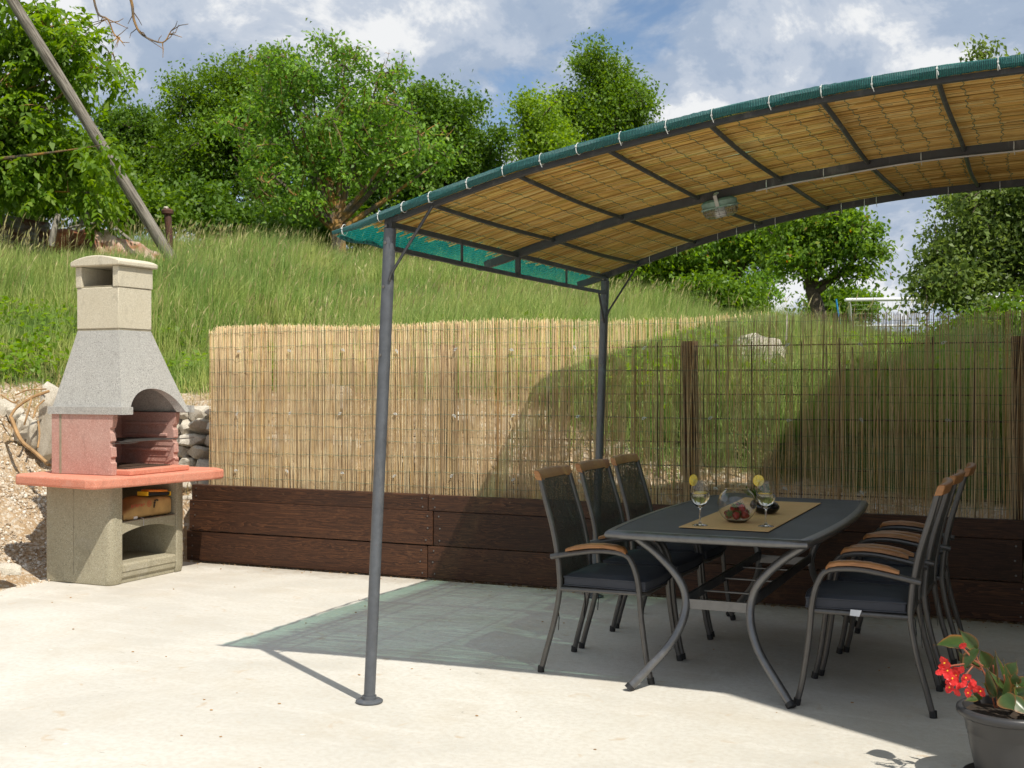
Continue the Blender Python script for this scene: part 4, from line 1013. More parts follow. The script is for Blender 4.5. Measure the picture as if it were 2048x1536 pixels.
    for a in range(5):
        q = [lp[a], lp[a + 1], ip[a + 1], ip[a]]; lip.add([(x, y, 1.187) for x, y in q] + [(x, y, 1.240) for x, y in q], [(0, 1, 2, 3), (7, 6, 5, 4)] + [(k + 4, (k + 1) % 4 + 4, (k + 1) % 4, k) for k in range(4) if not (k in (1, 3) and 0 < a < 4 and False)])
    lip.build('hood_lip', M['hood'], hd, smooth=False)
    # chimney
    MB().box((tx0 - .006, ty0 - .006, zt + .001), (tx1 + .006, ty1 + .006, 2.088)).build('chimney', M['chim'], t, bevel=.006)
    MB().box((tx0 - .002, ty0 - .002, zt - .012), (tx1 + .002, ty1 + .002, zt + .0005)).build('mortar_seam', M['base_seam'], t)
    a0, a1, b0, b1, c0, c1 = tx0 - .012, tx1 + .012, ty0 - .012, ty1 + .012, 2.089, 2.238
    w = .055; cc = MB().box((a0, b0, c0), (a0 + w, b1, c1)).build('chimney_cap', M['chim'], t, bevel=.005)
    MB().box((a1 - w, b0, c0), (a1, b1, c1)).build('cap_cheek', M['chim'], cc, bevel=.005)
    MB().box((a0 + w, b0 + .02, c0), (a1 - w, b1 - .02, c0 + .012)).build('cap_floor', M['base_seam'], cc)
    MB().box((a0 + w, b1 - .05, c0 + .012), (a1 - w, b1 - .002, c1)).build('cap_back', M['base_seam'], cc)
    pl = []; e0, e1 = a0 - .028, a1 + .026
    for i in range(13): f = i / 12; pl.append((e0 + (e1 - e0) * f, 2.272 + .042 * math.sin(f * math.pi) ** .75))
    prof = [(e0, 2.239), (e1, 2.239)] + pl[::-1]; n = len(prof)
    vs = [(x, b0 - .026, z) for x, z in prof] + [(x, b1 + .026, z) for x, z in prof]
    MB().add(vs, [tuple(range(n)), tuple(range(2 * n - 1, n - 1, -1))] + [(k + n, (k + 1) % n + n, (k + 1) % n, k) for k in range(n)]).build('cap_roof', M['chim'], cc, ang=40, bevel=.008)
M['base_seam'] = plain('mortar', (.27, .24, .17), .95, 0, .25, 20)
build_bbq()
def build_sack():
    t = empty('paper_sack', (-6.0, 6.72, .434), 'crumpled brown paper sack lying on the barbecue shelf', 'paper sack')
    vs = []; fs = []; n = 16; m = 14
    for i in range(m + 1):
        f = i / m; y = 6.49 + .50 * f; hh = .075 * min(1, .35 + 1.5 * f) * (1 if f < .97 else .9); w = .10
        for k in range(n):
            a = 2 * math.pi * k / n + math.pi / n; cx = math.copysign(abs(math.cos(a)) ** .45, math.cos(a)); cz = math.copysign(abs(math.sin(a)) ** .45, math.sin(a))
            nz = .010 * mnoise.noise(Vector((f * 6, k * .8, 2))); vs.append((-5.995 + cx * (w + nz), y + .004 * mnoise.noise(Vector((k, f * 3, 0))), .436 + hh + cz * hh * (1 + nz * 4) - .002))
    for i in range(m):
        for k in range(n): fs.append((i * n + k, i * n + (k + 1) % n, (i + 1) * n + (k + 1) % n, (i + 1) * n + k))
    fs += [tuple(range(n - 1, -1, -1)), tuple(range(m * n, (m + 1) * n))]
    b = MB().add(vs, fs).build('sack', M['bag'], t, ang=60)
    pr = MB(); X = -5.8885
    pr.tube([(X + .001, 6.745 + .021 * math.cos(a), .535 + .021 * math.sin(a)) for a in np.linspace(0, 6.283, 19)], .0018, 4)
    pr.tube([(X + .001, 6.745 + .010 * math.cos(a), .535 + .010 * math.sin(a)) for a in np.linspace(.6, 6.6, 12)], .0018, 4)
    for k in range(6):
        y = 6.56 + k * .024; pr.tube([(X + .002, y, .520), (X + .002, y + .004, .545), (X + .002, y + .012, .522 + .01 * (k % 2)), (X + .002, y + .018, .540)], .002, 4)
    pr.build('red_print', M['bagred'], b)
    sp = MB()
    for (y, z, r) in ((6.800, .520, .008), (6.803, .537, .009), (6.808, .553, .008), (6.826, .556, .007), (6.836, .552, .006), (6.797, .507, .006)): sp.lathe([(0, -.002), (r, -.001), (r, .002), (0, .003)], 8, M=Matrix.Translation((X, y, z)) @ Matrix.Rotation(R(90), 4, 'Y'))
    sp.build('black_print', M['black'], b)
build_sack()
def build_tools():
    t = empty('flat_brush', (-5.95, 6.9, .585), 'flat brush with black bristles and orange back lying on the sack', 'brush')
    Mt = Matrix.Translation((-5.945, 6.865, .596)) @ Matrix.Rotation(R(-4), 4, 'X')
    MB().box((-.045, -.115, -.010), (.045, .115, .012), Mt).build('bristles', M['black'], t, bevel=.004)
    MB().prism([(-.04, -.10), (.04, -.10), (.044, 0), (.04, .10), (-.04, .10), (-.044, 0)], .013, .03, Mt).build('back', M['orange'], t, bevel=.006)
    MB().box((-.046, -.128, -.014), (.046, -.116, .016), Mt).box((-.046, .116, -.014), (.046, .128, .016), Mt).build('end_clips', M['yellow'], t)
    t = empty('fork_tool', (-5.93, 6.55, .434), 'barbecue fork with pale wooden handle at the edge of the shelf', 'fork')
    MB().tube([(-5.925, 6.46, .447), (-5.915, 6.53, .447), (-5.91, 6.60, .446)], [.011, .014, .012], 10).build('handle', M['bag'], t)
    MB().tube([(-5.91, 6.598, .446), (-5.908, 6.635, .446)], .0125, 10).build('ferrule', M['white'], t)
    MB().tube([(-5.908, 6.635, .446), (-5.93, 6.72, .438), (-5.90, 6.76, .440), (-5.92, 6.81, .452)], .003, 5).build('prong', M['black'], t)
    MB().tube([(-5.895, 6.665, .441), (-5.878, 6.672, .438), (-5.874, 6.672, .41), (-5.873, 6.668, .385)], .003, 5).build('hanging_loop', M['conduit'], t)
build_tools()

# ------------------------------------------------------------------ stones of the bank
def hull_rock(rad, seed):
    import bmesh
    r = random.Random(seed); bm = bmesh.new()
    for _ in range(26):
        d = Vector((r.gauss(0, 1), r.gauss(0, 1), r.gauss(0, 1))).normalized(); d = Vector([math.copysign(abs(q) ** .75, q) for q in d]); bm.verts.new((d.x * rad[0], d.y * rad[1], d.z * rad[2]))
    bmesh.ops.convex_hull(bm, input=bm.verts); bmesh.ops.delete(bm, geom=[v for v in bm.verts if not v.link_faces], context='VERTS')
    bmesh.ops.bevel(bm, geom=bm.edges[:], offset=min(rad) * .07, segments=1, affect='EDGES'); bmesh.ops.subdivide_edges(bm, edges=[e for e in bm.edges if e.calc_length() > min(rad) * .35], cuts=2, use_grid_fill=True)
    bmesh.ops.triangulate(bm, faces=bm.faces[:]); bm.verts.index_update(); mb = MB(); s = 3.2 / max(rad)
    mb.add([v.co + v.co.normalized() * min(rad) * .16 * mnoise.fractal(v.co * s + Vector((seed, 0, 0)), 1, 2, 3) for v in bm.verts], [tuple(v.index for v in f.verts) for f in bm.faces]); bm.free(); return mb
def rock(c, rad, seed, label=None, parent=None, name='boulder', rot=(0, 0, 0), sub=3, rough=.34):
    c = vec(c); mb = hull_rock(rad, seed); Mr = Matrix.Translation(c) @ __import__('mathutils').Euler(rot).to_matrix().to_4x4()
    mb.v = [tuple(Mr @ Vector(q)) for q in mb.v]
    if parent is not None: return mb.build(name, M['stone'], parent, ang=28)
    return mb.build(name, M['stone'], None, ang=28, origin=tuple(c), label=label, cat='boulder', group='boulders in the earth bank')
def build_stones():
    t = empty('dry_stone_wall', (-6.45, 7.95, .5), 'rough dry stone wall between the barbecue and the reed screen', 'stone wall'); r = random.Random(8)
    z = .42; row = 0
    while z < 1.17:
        h = r.uniform(.075, .125); x = -6.98 + r.uniform(0, .12)
        while x < -6.02:
            w = r.uniform(.12, .27); y = 7.86 + (z - .4) * .22 + r.uniform(-.03, .03)
            rock((x + w / 2, y, z + h / 2), (w * .56, r.uniform(.10, .15), h * .60), r.randint(0, 999), parent=t, name='stone', rot=(r.uniform(-.2, .2), r.uniform(-.28, .28), r.uniform(-.3, .3)), sub=2, rough=.4); x += w * 1.0
        z += h * .98; row += 1
    for lab, (u, v, d), rad, rot in (
        ('tall pale upright stone behind the hood at the bank edge', (99, 840, 9.95), (.085, .13, .36), (.05, .12, .3)),
        ('broad pale stone half buried in the bank at the picture edge', (5, 835, 10.2), (.11, .15, .17), (0, .1, .2)),
        ('grey angular stone below the roots in the earth bank', (48, 858, 10.0), (.095, .12, .13), (.1, -.2, .5)),
        ('small grey stone wedged among the roots', (30, 828, 10.1), (.07, .09, .06), (.2, .3, .1)),
        ('grey stone beside the tall pale upright stone', (72, 870, 9.95), (.09, .12, .15), (.1, .1, .2)),
        ('flat brown stone lying at the patio edge', (18, 1140, 8.15), (.09, .07, .035), (.3, .2, .4)),
        ('rounded white boulder seen through the sunlit reeds', (675, 800, 9.75), (.135, .14, .13), (0, .2, .4)),
        ('low pale stone behind the sunlit reeds under the round boulder', (690, 895, 9.5), (.18, .12, .10), (0, .1, .4)),
        ('pale stone behind the reeds near the dry stone wall', (560, 890, 9.75), (.16, .12, .09), (.1, 0, .2)),
        ('pale stone behind the reeds beside the second fence post', (930, 845, 9.2), (.12, .1, .08), (.1, .2, .2)),
        ('big pale rock in the grass behind the shaded reeds', (1512, 722, 9.9), (.25, .22, .22), (0, .1, .3))):
        p = P(u, v, d); rock(p, rad, hash(lab) % 97 if False else len(lab), lab, rot=rot)
    rt = MB()
    for pts, rr in (([(95, 782, 9.75), (60, 795, 9.75), (32, 815, 9.75), (18, 835, 9.7)], .012), ([(20, 835, 9.7), (40, 880, 9.6), (70, 905, 9.5), (95, 930, 9.4)], .016), ([(60, 795, 9.75), (52, 830, 9.7), (45, 850, 9.7)], .008),
                    ([(88, 800, 9.75), (70, 815, 9.7), (66, 835, 9.65)], .008), ([(75, 842, 9.6), (76, 870, 9.55), (72, 895, 9.5)], .008), ([(0, 790, 9.9), (25, 805, 9.8), (35, 800, 9.8)], .008), ([(30, 790, 9.9), (55, 780, 9.85), (90, 778, 9.8)], .006)):
        rt.tube(spline([P(*q) + Vector((.02 * random.random(), 0, 0)) for q in pts], 4), rr, 6)
    rt.build('exposed_roots', M['root'], label='dry brown roots hanging out of the earth bank by the barbecue', cat='roots')
build_stones()

# ------------------------------------------------------------------ potted begonia
def build_pot():
    x, y = -.105, 4.505
    t = empty('potted_begonia', (x, y, 0), 'red flowering begonia in a charcoal plastic pot on a saucer', 'potted plant')
    MB().lathe([(0, .004), (.125, .004), (.150, .018), (.154, .030), (.149, .031), (.143, .022), (.12, .012), (0, .012)], 40, (x, y, 0)).build('saucer', M['pot'], t, ang=50)
    MB().lathe([(0, .014), (.100, .014), (.108, .020), (.116, .06), (.131, .13), (.137, .165), (.1385, .168), (.1385, .178), (.1415, .181), (.150, .228), (.153, .232), (.165, .234), (.1735, .241), (.1760, .252), (.1735, .262), (.165, .267), (.155, .266), (.151, .258), (.148, .235), (0, .235)], 56, (x, y, 0)).build('pot', M['pot'], t, ang=50)
    sm = MB(); vs = []; fs = []
    for i in range(9):
        for k in range(24): a = k / 24 * 6.283; r = .1485 * i / 8; vs.append((x + r * math.cos(a), y + r * math.sin(a), .240 + .010 * mnoise.noise(Vector((r * 30 * math.cos(a), r * 30 * math.sin(a), 0))) + .006 * (1 - i / 8)))
    for i in range(8):
        for k in range(24): fs.append((i * 24 + k, i * 24 + (k + 1) % 24, (i + 1) * 24 + (k + 1) % 24, (i + 1) * 24 + k))
    sm.add(vs, fs).build('soil', M['soil'], t)
    def leaf(base, tip, width, up, curl=.25, skew=.25, fold=.25):
        base, tip, up = vec(base), vec(tip), vec(up); ax = tip - base; L = ax.length; ax.normalize(); up = (up - ax * up.dot(ax)).normalized(); sd = ax.cross(up); vs = []; fs = []; ed = []; nl, nw = 10, 8
        for i in range(nl + 1):
            f = i / nl; wl = width * (math.sin(min(1, f * 1.12 + .06) * math.pi) ** .62 * (1 - f * .35)) if f < 1 else 0; wl = max(wl, .001)
            for j in range(nw + 1):
                g = j / nw * 2 - 1; wob = .06 * math.sin(f * 23 + g * 3) * abs(g)
                q = base + ax * L * (f + .02 * g) + sd * wl * g * (1 + skew * g) + up * (-curl * L * f * f + fold * wl * abs(g) + wob * width * .5); vs.append(q); ed.append(max(abs(g) ** 7, (f > .94) * .8))
        for i in range(nl):
            for j in range(nw): a = i * (nw + 1) + j; fs.append((a, a + 1, a + nw + 2, a + nw + 1))
        mb = MB().add(vs, fs); me = mb.mesh('leaf', ORG[t.name], True, 80); at = me.attributes.new('edge', 'FLOAT', 'POINT'); at.data.foreach_set('value', ed); return link('leaf', me, M['begonia'], t)
    q = lambda u, v, yy: (lambda r, s: Vector((r[0] * s, r[1] * s, EYE + r[2] * s)))((-SA + (u - 1024) / FPX * CA, CA + (u - 1024) / FPX * SA, -(v - 768) / FPX), yy / (CA + (u - 1024) / FPX * SA))
    LV = [((1940, 1290), (1868, 1283), 4.50, 4.48, .040, (.1, -.3, 1), .12, .1), ((1952, 1300), (1917, 1258), 4.46, 4.45, .018, (-.3, -1, .6), .05, .5), ((1955, 1298), (1922, 1342), 4.44, 4.41, .022, (-.9, -.9, .2), .1, .15),
          ((1938, 1335), (1914, 1302), 4.47, 4.46, .014, (-.5, -1, .3), .1, .3), ((1964, 1330), (1936, 1330), 4.47, 4.46, .012, (0, -.7, .6), .2, .2),
          ((1978, 1335), (1958, 1298), 4.52, 4.52, .022, (-.3, -1, .3), .1, .2), ((1985, 1395), (1987, 1300), 4.47, 4.46, .022, (-.8, -.8, 0), .05, .3), ((1992, 1392), (1968, 1330), 4.45, 4.44, .020, (-.8, -.7, .2), .05, .4),
          ((2004, 1400), (2010, 1340), 4.43, 4.42, .018, (.9, -.7, .1), -.1, .5), ((2015, 1390), (1999, 1305), 4.55, 4.54, .013, (1, -.5, .1), .1, .3), ((2012, 1345), (2034, 1322), 4.50, 4.50, .020, (0, -1, .3), .1, .15),
          ((2028, 1368), (2030, 1345), 4.46, 4.45, .015, (.0, -1, .3), .1, .15), ((2010, 1388), (2030, 1422), 4.38, 4.34, .026, (-.2, -1, .6), .1, .15), ((2026, 1395), (2062, 1430), 4.40, 4.37, .024, (.3, -.8, .6), .15, .2),
          ((2020, 1375), (2075, 1350), 4.48, 4.47, .026, (0, -.6, .8), .2, .2), ((2025, 1390), (2060, 1375), 4.42, 4.40, .018, (.2, -1, .5), .1, .2), ((1960, 1400), (1945, 1368), 4.47, 4.46, .014, (-.6, -.8, .3), .1, .2),
          ((1955, 1398), (1930, 1400), 4.42, 4.40, .012, (-.2, -.7, .8), .1, .1), ((1990, 1395), (1975, 1345), 4.58, 4.58, .022, (.2, -1, .2), .1, .2), ((2050, 1380), (2095, 1330), 4.52, 4.50, .035, (0, -.6, .8), .2, .2), ((2060, 1400), (2110, 1400), 4.44, 4.40, .035, (.1, -.6, .8), .2, .2)]
    r9 = random.Random(21)
    for _ in range(16):
        u0, v0 = r9.uniform(1985, 2075), r9.uniform(1385, 1412); uu, vv = u0 + r9.uniform(-40, 45), v0 - r9.uniform(20, 75); y_ = r9.uniform(4.40, 4.60)
        LV.append(((u0, v0), (uu, vv), y_, y_ + r9.uniform(-.04, .03), r9.uniform(.012, .020), (r9.uniform(-.7, .7), -1, r9.uniform(0, .8)), r9.uniform(-.05, .25), r9.uniform(.1, .4)))
    for b, e, yb, ye, w, up, cu, fo in LV: leaf(q(*b, yb), q(*e, ye), w * 1.45, up, cu, .22, fo)
    st = MB()
    for pts in (((1990, 1415, 4.48), (1975, 1360, 4.47), (1955, 1320, 4.46), (1948, 1292, 4.47)), ((1962, 1340, 4.46), (1940, 1328, 4.44), (1915, 1330, 4.42), (1900, 1332, 4.41)), ((1945, 1333, 4.44), (1935, 1345, 4.42), (1925, 1355, 4.41)),
                ((1995, 1415, 4.47), (1992, 1370, 4.46), (1986, 1330, 4.46)), ((2005, 1415, 4.45), (2010, 1380, 4.45), (2008, 1350, 4.44)), ((2030, 1415, 4.47), (2022, 1385, 4.47), (2015, 1350, 4.5)), ((1966, 1332, 4.45), (1948, 1320, 4.44), (1930, 1300, 4.44), (1925, 1296, 4.44)), ((2030, 1415, 4.5), (2045, 1390, 4.5), (2060, 1370, 4.5))):
        st.tube(spline([q(a, b, c) for a, b, c in pts], 3), .0032, 6)
    st.build('stem', M['stem'], t)
    rr = random.Random(4)
    for (u, v, yy, s) in ((1890, 1325, 4.40, .017), (1880, 1344, 4.40, .012), (1896, 1342, 4.40, .015), (1905, 1357, 4.39, .017), (1912, 1350, 4.40, .013), (1900, 1375, 4.39, .016), (1932, 1355, 4.40, .014), (1936, 1385, 4.39, .013), (1922, 1340, 4.40, .012), (1928, 1368, 4.39, .011), (1926, 1292, 4.43, .011), (1947, 1365, 4.41, .011), (1918, 1372, 4.40, .010), (1962, 1382, 4.43, .015), (1886, 1333, 4.42, .012), (1910, 1340, 4.42, .012), (1899, 1362, 4.41, .012), (1914, 1385, 4.40, .011), (1941, 1372, 4.41, .011), (1951, 1378, 4.41, .010), (1908, 1366, 4.38, .011), (1893, 1352, 4.39, .011)):
        s *= 1.25; c = q(u, v, yy); mb = MB(); d = Vector((rr.uniform(-.5, .3), -1, rr.uniform(-.3, .4))).normalized(); a0 = rr.uniform(0, 6); ex = d.cross(Vector((0, 0, 1))).normalized(); ez = ex.cross(d)
        for k in range(4):
            a = a0 + k * 1.571 + rr.uniform(-.2, .2); e = (ex * math.cos(a) + ez * math.sin(a)); w = e.cross(d); ln = s * (1.15 if k % 2 else .85); ww = s * (.62 if k % 2 else .45); vs = []; fs = []
            for i in range(5):
                f = i / 4
                for j in range(5): g = j / 2 - 1; vs.append(c + e * ln * (f + .001) + w * ww * g * math.sin(min(1, f * .95 + .1) * math.pi) ** .6 + d * (s * .35 * f * (1 - f) + s * .22 * g * g * f - s * .2 * f))
            for i in range(4):
                for j in range(4): b = i * 5 + j; fs.append((b, b + 1, b + 6, b + 5))
            mb.add(vs, fs)
        fl = mb.build('flower', M['petal'], t, ang=80)
        if s > .0155: MB().blob(c + d * s * .28, (s * .17,) * 3, 1, .2, 1).build('flower_centre', M['yellow'], fl)
build_pot()
# ------------------------------------------------------------------ trees
def leaf_mesh(name, C, A, Nn, L, W, fold=.18):
    """one folded diamond leaf per row: centre, axis, normal, length, half width"""
    A = A / np.linalg.norm(A, axis=1, keepdims=True); Nn = Nn - A * (A * Nn).sum(1, keepdims=True); Nn /= np.linalg.norm(Nn, axis=1, keepdims=True) + 1e-9
    B = np.cross(A, Nn); L = L[:, None]; W = W[:, None]
    v0 = C - A * L * .5; v2 = C + A * L * .5 - Nn * L * .12; mid = C - A * L * .06; v1 = mid + B * W + Nn * W * fold * 2; v3 = mid - B * W + Nn * W * fold * 2
    V = np.stack([v0, v1, v2, v3], 1).reshape(-1, 3); n = len(C)
    return np_mesh(name, V, np.full(n, 4), np.arange(4 * n))
def rnd_dirs(n): d = rng.normal(size=(n, 3)); return d / np.linalg.norm(d, axis=1, keepdims=True)
def compound(C, D, k, L):
    """split leaves into leaflets along a drooping rachis"""
    n = len(C); out_c = []; out_a = []; sd = np.cross(D, np.array([0, 0, 1.])) + 1e-6; sd /= np.linalg.norm(sd, axis=1, keepdims=True)
    for j in range(k):
        f = (j // 2 + 1) / (k / 2 + .5); s = 1 if j % 2 else -1
        if j == k - 1: s = 0
        p = C + D * (f * L)[:, None] + np.array([0, 0, -1.]) * (f * f * L * .25)[:, None]
        a = D * .55 + sd * s * .9 + np.array([0, 0, -.35]); out_c.append(p + a * .4 * (L * .4)[:, None]); out_a.append(a)
    return np.concatenate(out_c), np.concatenate(out_a)
def make_tree(name, label, base, lobes, mat, bark, leaf=.13, twigs=260, per=60, clump=.30, trunk=.14, fork=.45, lean=(0, 0), droop=.35, comp=0, shell=.45, twig_r=.010, bare=0, group='trees on the hillside', cat='tree', up=.6, split=.5, vis_twigs=True, extra=14):
    base = vec(base); t = empty(name, base, label, cat, group); o = np.array(base)
    lobes = [(np.array(c), np.array(r)) for c, r in lobes]; vol = np.array([np.prod(r) for _, r in lobes]); vol = vol / vol.sum()
    for _ in range(extra):                                # stray sprays that break up the outline
        c, r = lobes[int(rng.choice(len(vol), p=vol))]; d = rnd_dirs(1)[0]; d[2] = abs(d[2]) * .9 if rng.random() < .7 else d[2]; k = .22 + .2 * rng.random(); rr = r * k; rr = rr * np.array([1, 1, 1.25 if d[2] > .4 else .8]); lobes.append((c + d * r * (.95 + .22 * rng.random()), rr))
    vol = np.array([np.prod(r) ** .8 for _, r in lobes]); vol = vol / vol.sum()
    top = max(lobes, key=lambda q: q[0][2]); cz = np.average([c for c, _ in lobes], axis=0, weights=vol)
    fk = base + (Vector(cz) - base) * fork + Vector((lean[0], lean[1], 0))
    wood = MB(); tp = spline([base - Vector((0, 0, .15)), base + (fk - base) * .5 + Vector((random.uniform(-.06, .06), random.uniform(-.06, .06), 0)), fk], 4)
    wood.tube(tp, [trunk * (1.25 - .45 * i / (len(tp) - 1)) for i in range(len(tp))], 9)
    nodes = [np.array(q) for q in tp[len(tp) // 2:]]; nr = [trunk * .6] * len(nodes)
    for li, (c, r) in enumerate(lobes):
        s = Vector(nodes[random.randrange(len(nodes))]) if len(nodes) < 12 else Vector(tp[random.randint(len(tp) * 2 // 3, len(tp) - 1)])
        if li >= len(lobes) - extra: s = Vector(min(nodes, key=lambda q: float(((q - c) ** 2).sum())))
        mid = (s + Vector(c)) / 2 + Vector((random.uniform(-.2, .2), random.uniform(-.2, .2), random.uniform(.0, .25))) * float(np.mean(r)) * .6
        e = Vector(c + np.array([0, 0, r[2] * .35])); pth = bez(s, mid, e, 6); rs = [trunk * (.5 if li < len(lobes) - extra else .16) * (1 - .88 * i / 6) for i in range(7)]
        wood.tube(pth, rs, 6); nodes += [np.array(q) for q in pth[2:]]; nr += rs[2:]
    wood.build('trunk', bark, t)
    NA = np.array(nodes); tw = MB(); cen = []; cdir = []
    for (c, r), k in zip(lobes, rng.multinomial(twigs, vol)):
        D = rnd_dirs(k); rad = rng.random(k) ** shell; pts = c + D * rad[:, None] * r
        for p, d in zip(pts, D):
            j = int(np.argmin(((NA - p) ** 2).sum(1))); s = Vector(NA[j]); e = Vector(p)
            m = (s + e) / 2 + Vector((random.gauss(0, .1), random.gauss(0, .1), random.uniform(.02, .25))) * (e - s).length
            q = bez(s, m, e, 4); tw.tube(q, [twig_r * (1.7 - .35 * i) for i in range(5)], 4, False)
            cen.append(p); cdir.append(d * .7 + np.array((e - m).normalized()) * .6)
    for c, r in (lobes[:len(lobes)] if bare else []):
        for _ in range(bare):
            D = rnd_dirs(1)[0]; D[2] = abs(D[2]) * .8 + .2; a = Vector(c + D * r * .65); ln = random.uniform(.25, .5) * float(np.mean(r)); d2 = Vector(D) + Vector((random.gauss(0, .25), random.gauss(0, .25), .5)); d2.normalize()
            q = bez(a, a + d2 * ln * .5 + Vector((random.gauss(0, .1), random.gauss(0, .1), 0)) * ln, a + d2 * ln + Vector((0, 0, ln * .2)), 4); tw.tube(q, [twig_r * (1.1 - .2 * i) for i in range(5)], 3, False)
            for _k in range(2):
                b = q[random.randint(1, 3)]; e = b + (d2 + Vector((random.gauss(0, .6), random.gauss(0, .6), random.gauss(0, .4)))) * ln * .35; tw.tube([b, (b + e) / 2 + Vector((0, 0, .02)), e], twig_r * .45, 3, False)
    if vis_twigs: tw.build('branches', bark, t, smooth=False, kind='stuff')
    cen = np.array(cen); cdir = np.array(cdir); n = len(cen) * per; ii = np.repeat(np.arange(len(cen)), per)
    sz = clump * (.65 + .7 * rng.random(len(cen)))
    C = cen[ii] + rng.normal(size=(n, 3)) * (sz[ii] * .5)[:, None] * np.array([1, 1, .75]) - cdir[ii] * (rng.random(n) * clump * .5)[:, None]
    A = cdir[ii] * .5 + rnd_dirs(n) * .9 + np.array([0, 0, -droop]); Nn = rnd_dirs(n) * .8 + np.array([0, 0, up])
    L = leaf * (.65 + .7 * rng.random(n)); 
    if comp:
        D = A / np.linalg.norm(A, axis=1, keepdims=True); LL = L * 2.4; C, A = compound(C, D, comp, LL); L = np.concatenate([L] * comp) * (.75 + .5 * rng.random(len(C))); Nn = rnd_dirs(len(C)) * .6 + np.array([0, 0, up])
    tw_v = rng.random(len(cen)); tv = tw_v[ii] if not comp else np.concatenate([tw_v[ii]] * comp)
    me = leaf_mesh('crown', C - o, A, Nn, L, L * (.22 + .10 * rng.random(len(L)))); at = me.attributes.new('cl', 'FLOAT', 'POINT'); at.data.foreach_set('value', np.repeat(tv, 4).astype(np.float32)); link('crown', me, mat, t)
    return t
def lobe(u, v, d, ru, rv, rd=None):
    k = d / FPX; return (tuple(P(u, v, d)), (ru * k, (rd or (ru + rv) / 2) * k, rv * k))
def ground_at(u, d):
    p = P(u, 768, d); return Vector((p.x, p.y, th(p.x, p.y)))

make_tree('walnut_tree', 'walnut tree with hanging leaflets and orange lichen branches beside the leaning pole', ground_at(-190, 18.4),
          [lobe(90, 90, 18.8, 105, 90), lobe(160, 120, 18.6, 70, 75), lobe(20, 250, 18.6, 120, 80), lobe(110, 300, 18.6, 95, 60), lobe(30, 350, 18.4, 90, 45), lobe(-120, 200, 18.4, 130, 200), lobe(185, 150, 18.4, 50, 40), lobe(-10, 30, 18.4, 110, 90), lobe(185, 400, 18.3, 42, 45), lobe(205, 300, 16.8, 28, 28), lobe(90, 190, 18.8, 80, 60), lobe(60, 330, 18.4, 100, 70), lobe(150, 350, 18.6, 70, 50), lobe(215, 130, 18.6, 28, 30)],
          M['leaf_walnut'], M['bark_lichen'], leaf=.128, twigs=300, per=9, clump=.38, trunk=.075, fork=.6, extra=8, comp=7, droop=.55, twig_r=.0075, group='trees near the barbecue', up=.9)
make_tree('fruit_tree', 'airy fruit tree with bare orange twigs above the grassy bank, in front of darker trees', ground_at(676, 24),
          [lobe(640, 330, 24, 150, 95), lobe(560, 260, 24, 95, 95), lobe(720, 250, 24, 110, 100), lobe(620, 170, 24, 110, 85), lobe(780, 330, 23.7, 90, 75), lobe(840, 300, 24, 70, 80), lobe(510, 340, 23.6, 70, 70), lobe(690, 130, 24, 70, 60), lobe(760, 170, 24, 60, 65), lobe(560, 130, 24, 50, 50), lobe(600, 400, 23.5, 110, 35), lobe(890, 330, 24, 50, 50)],
          M['leaf_sparse'], M['bark_fruit'], leaf=.10, twigs=520, per=32, clump=.33, trunk=.15, fork=.35, twig_r=.009, bare=4, shell=.55, extra=44)
DT = [('leafy_tree', 'tall dense dark green tree left of the airy fruit tree', ground_at(450, 31), [lobe(400, 230, 31, 80, 90), lobe(470, 200, 31, 80, 95), lobe(400, 330, 31, 110, 90), lobe(500, 310, 31, 110, 110), lobe(540, 180, 32, 60, 70), lobe(350, 200, 31, 42, 55)], 'leaf_mid', 330, 70),
      ('leafy_tree', 'smaller round tree at the far side of the leaning pole', ground_at(250, 33), [lobe(250, 250, 33, 55, 45), lobe(290, 310, 33, 70, 70), lobe(215, 330, 33, 60, 80), lobe(280, 250, 33, 40, 40)], 'leaf_dark', 190, 60),
      ('leafy_tree', 'dark broad tree standing just beyond the fruit tree toward the pergola roof', ground_at(900, 30), [lobe(880, 240, 30, 75, 65), lobe(940, 320, 30, 75, 70), lobe(850, 330, 30, 90, 80), lobe(900, 410, 30, 110, 60), lobe(965, 350, 30, 45, 55), lobe(830, 200, 30.5, 40, 35)], 'leaf_dark', 330, 70),
      ('leafy_tree', 'tallest tree of the pair rising above the reed roof edge', ground_at(1215, 34), [lobe(1190, 150, 34, 58, 58), lobe(1245, 200, 34, 65, 80), lobe(1180, 240, 34, 70, 80), lobe(1270, 260, 34, 45, 60), lobe(1220, 330, 34, 90, 80)], 'leaf_mid', 300, 70),
      ('leafy_tree', 'lighter yellow green tree leaning beside the tallest one above the reed roof', ground_at(1095, 31), [lobe(1050, 215, 31, 32, 32), lobe(1090, 250, 31, 52, 52), lobe(1060, 290, 31, 42, 45), lobe(1120, 310, 31, 55, 60), lobe(1080, 380, 31, 70, 60)], 'leaf_lime', 170, 60),
      ('leafy_tree', 'bright yellow green bushy tree seen under the reed roof', ground_at(1340, 27), [lobe(1310, 530, 27, 80, 60), lobe(1380, 500, 27, 70, 60), lobe(1270, 550, 27, 50, 40), lobe(1400, 560, 27, 55, 40)], 'leaf_lime', 200, 60),
      ('leafy_tree', 'green tree with thin twin stems under the reed roof beside the cherry tree', ground_at(1462, 26), [lobe(1470, 470, 26, 80, 55), lobe(1520, 490, 26, 55, 55), lobe(1440, 510, 26, 60, 50), lobe(1500, 430, 26, 70, 40), lobe(1540, 545, 26, 35, 25)], 'leaf_cherry', 190, 55)]
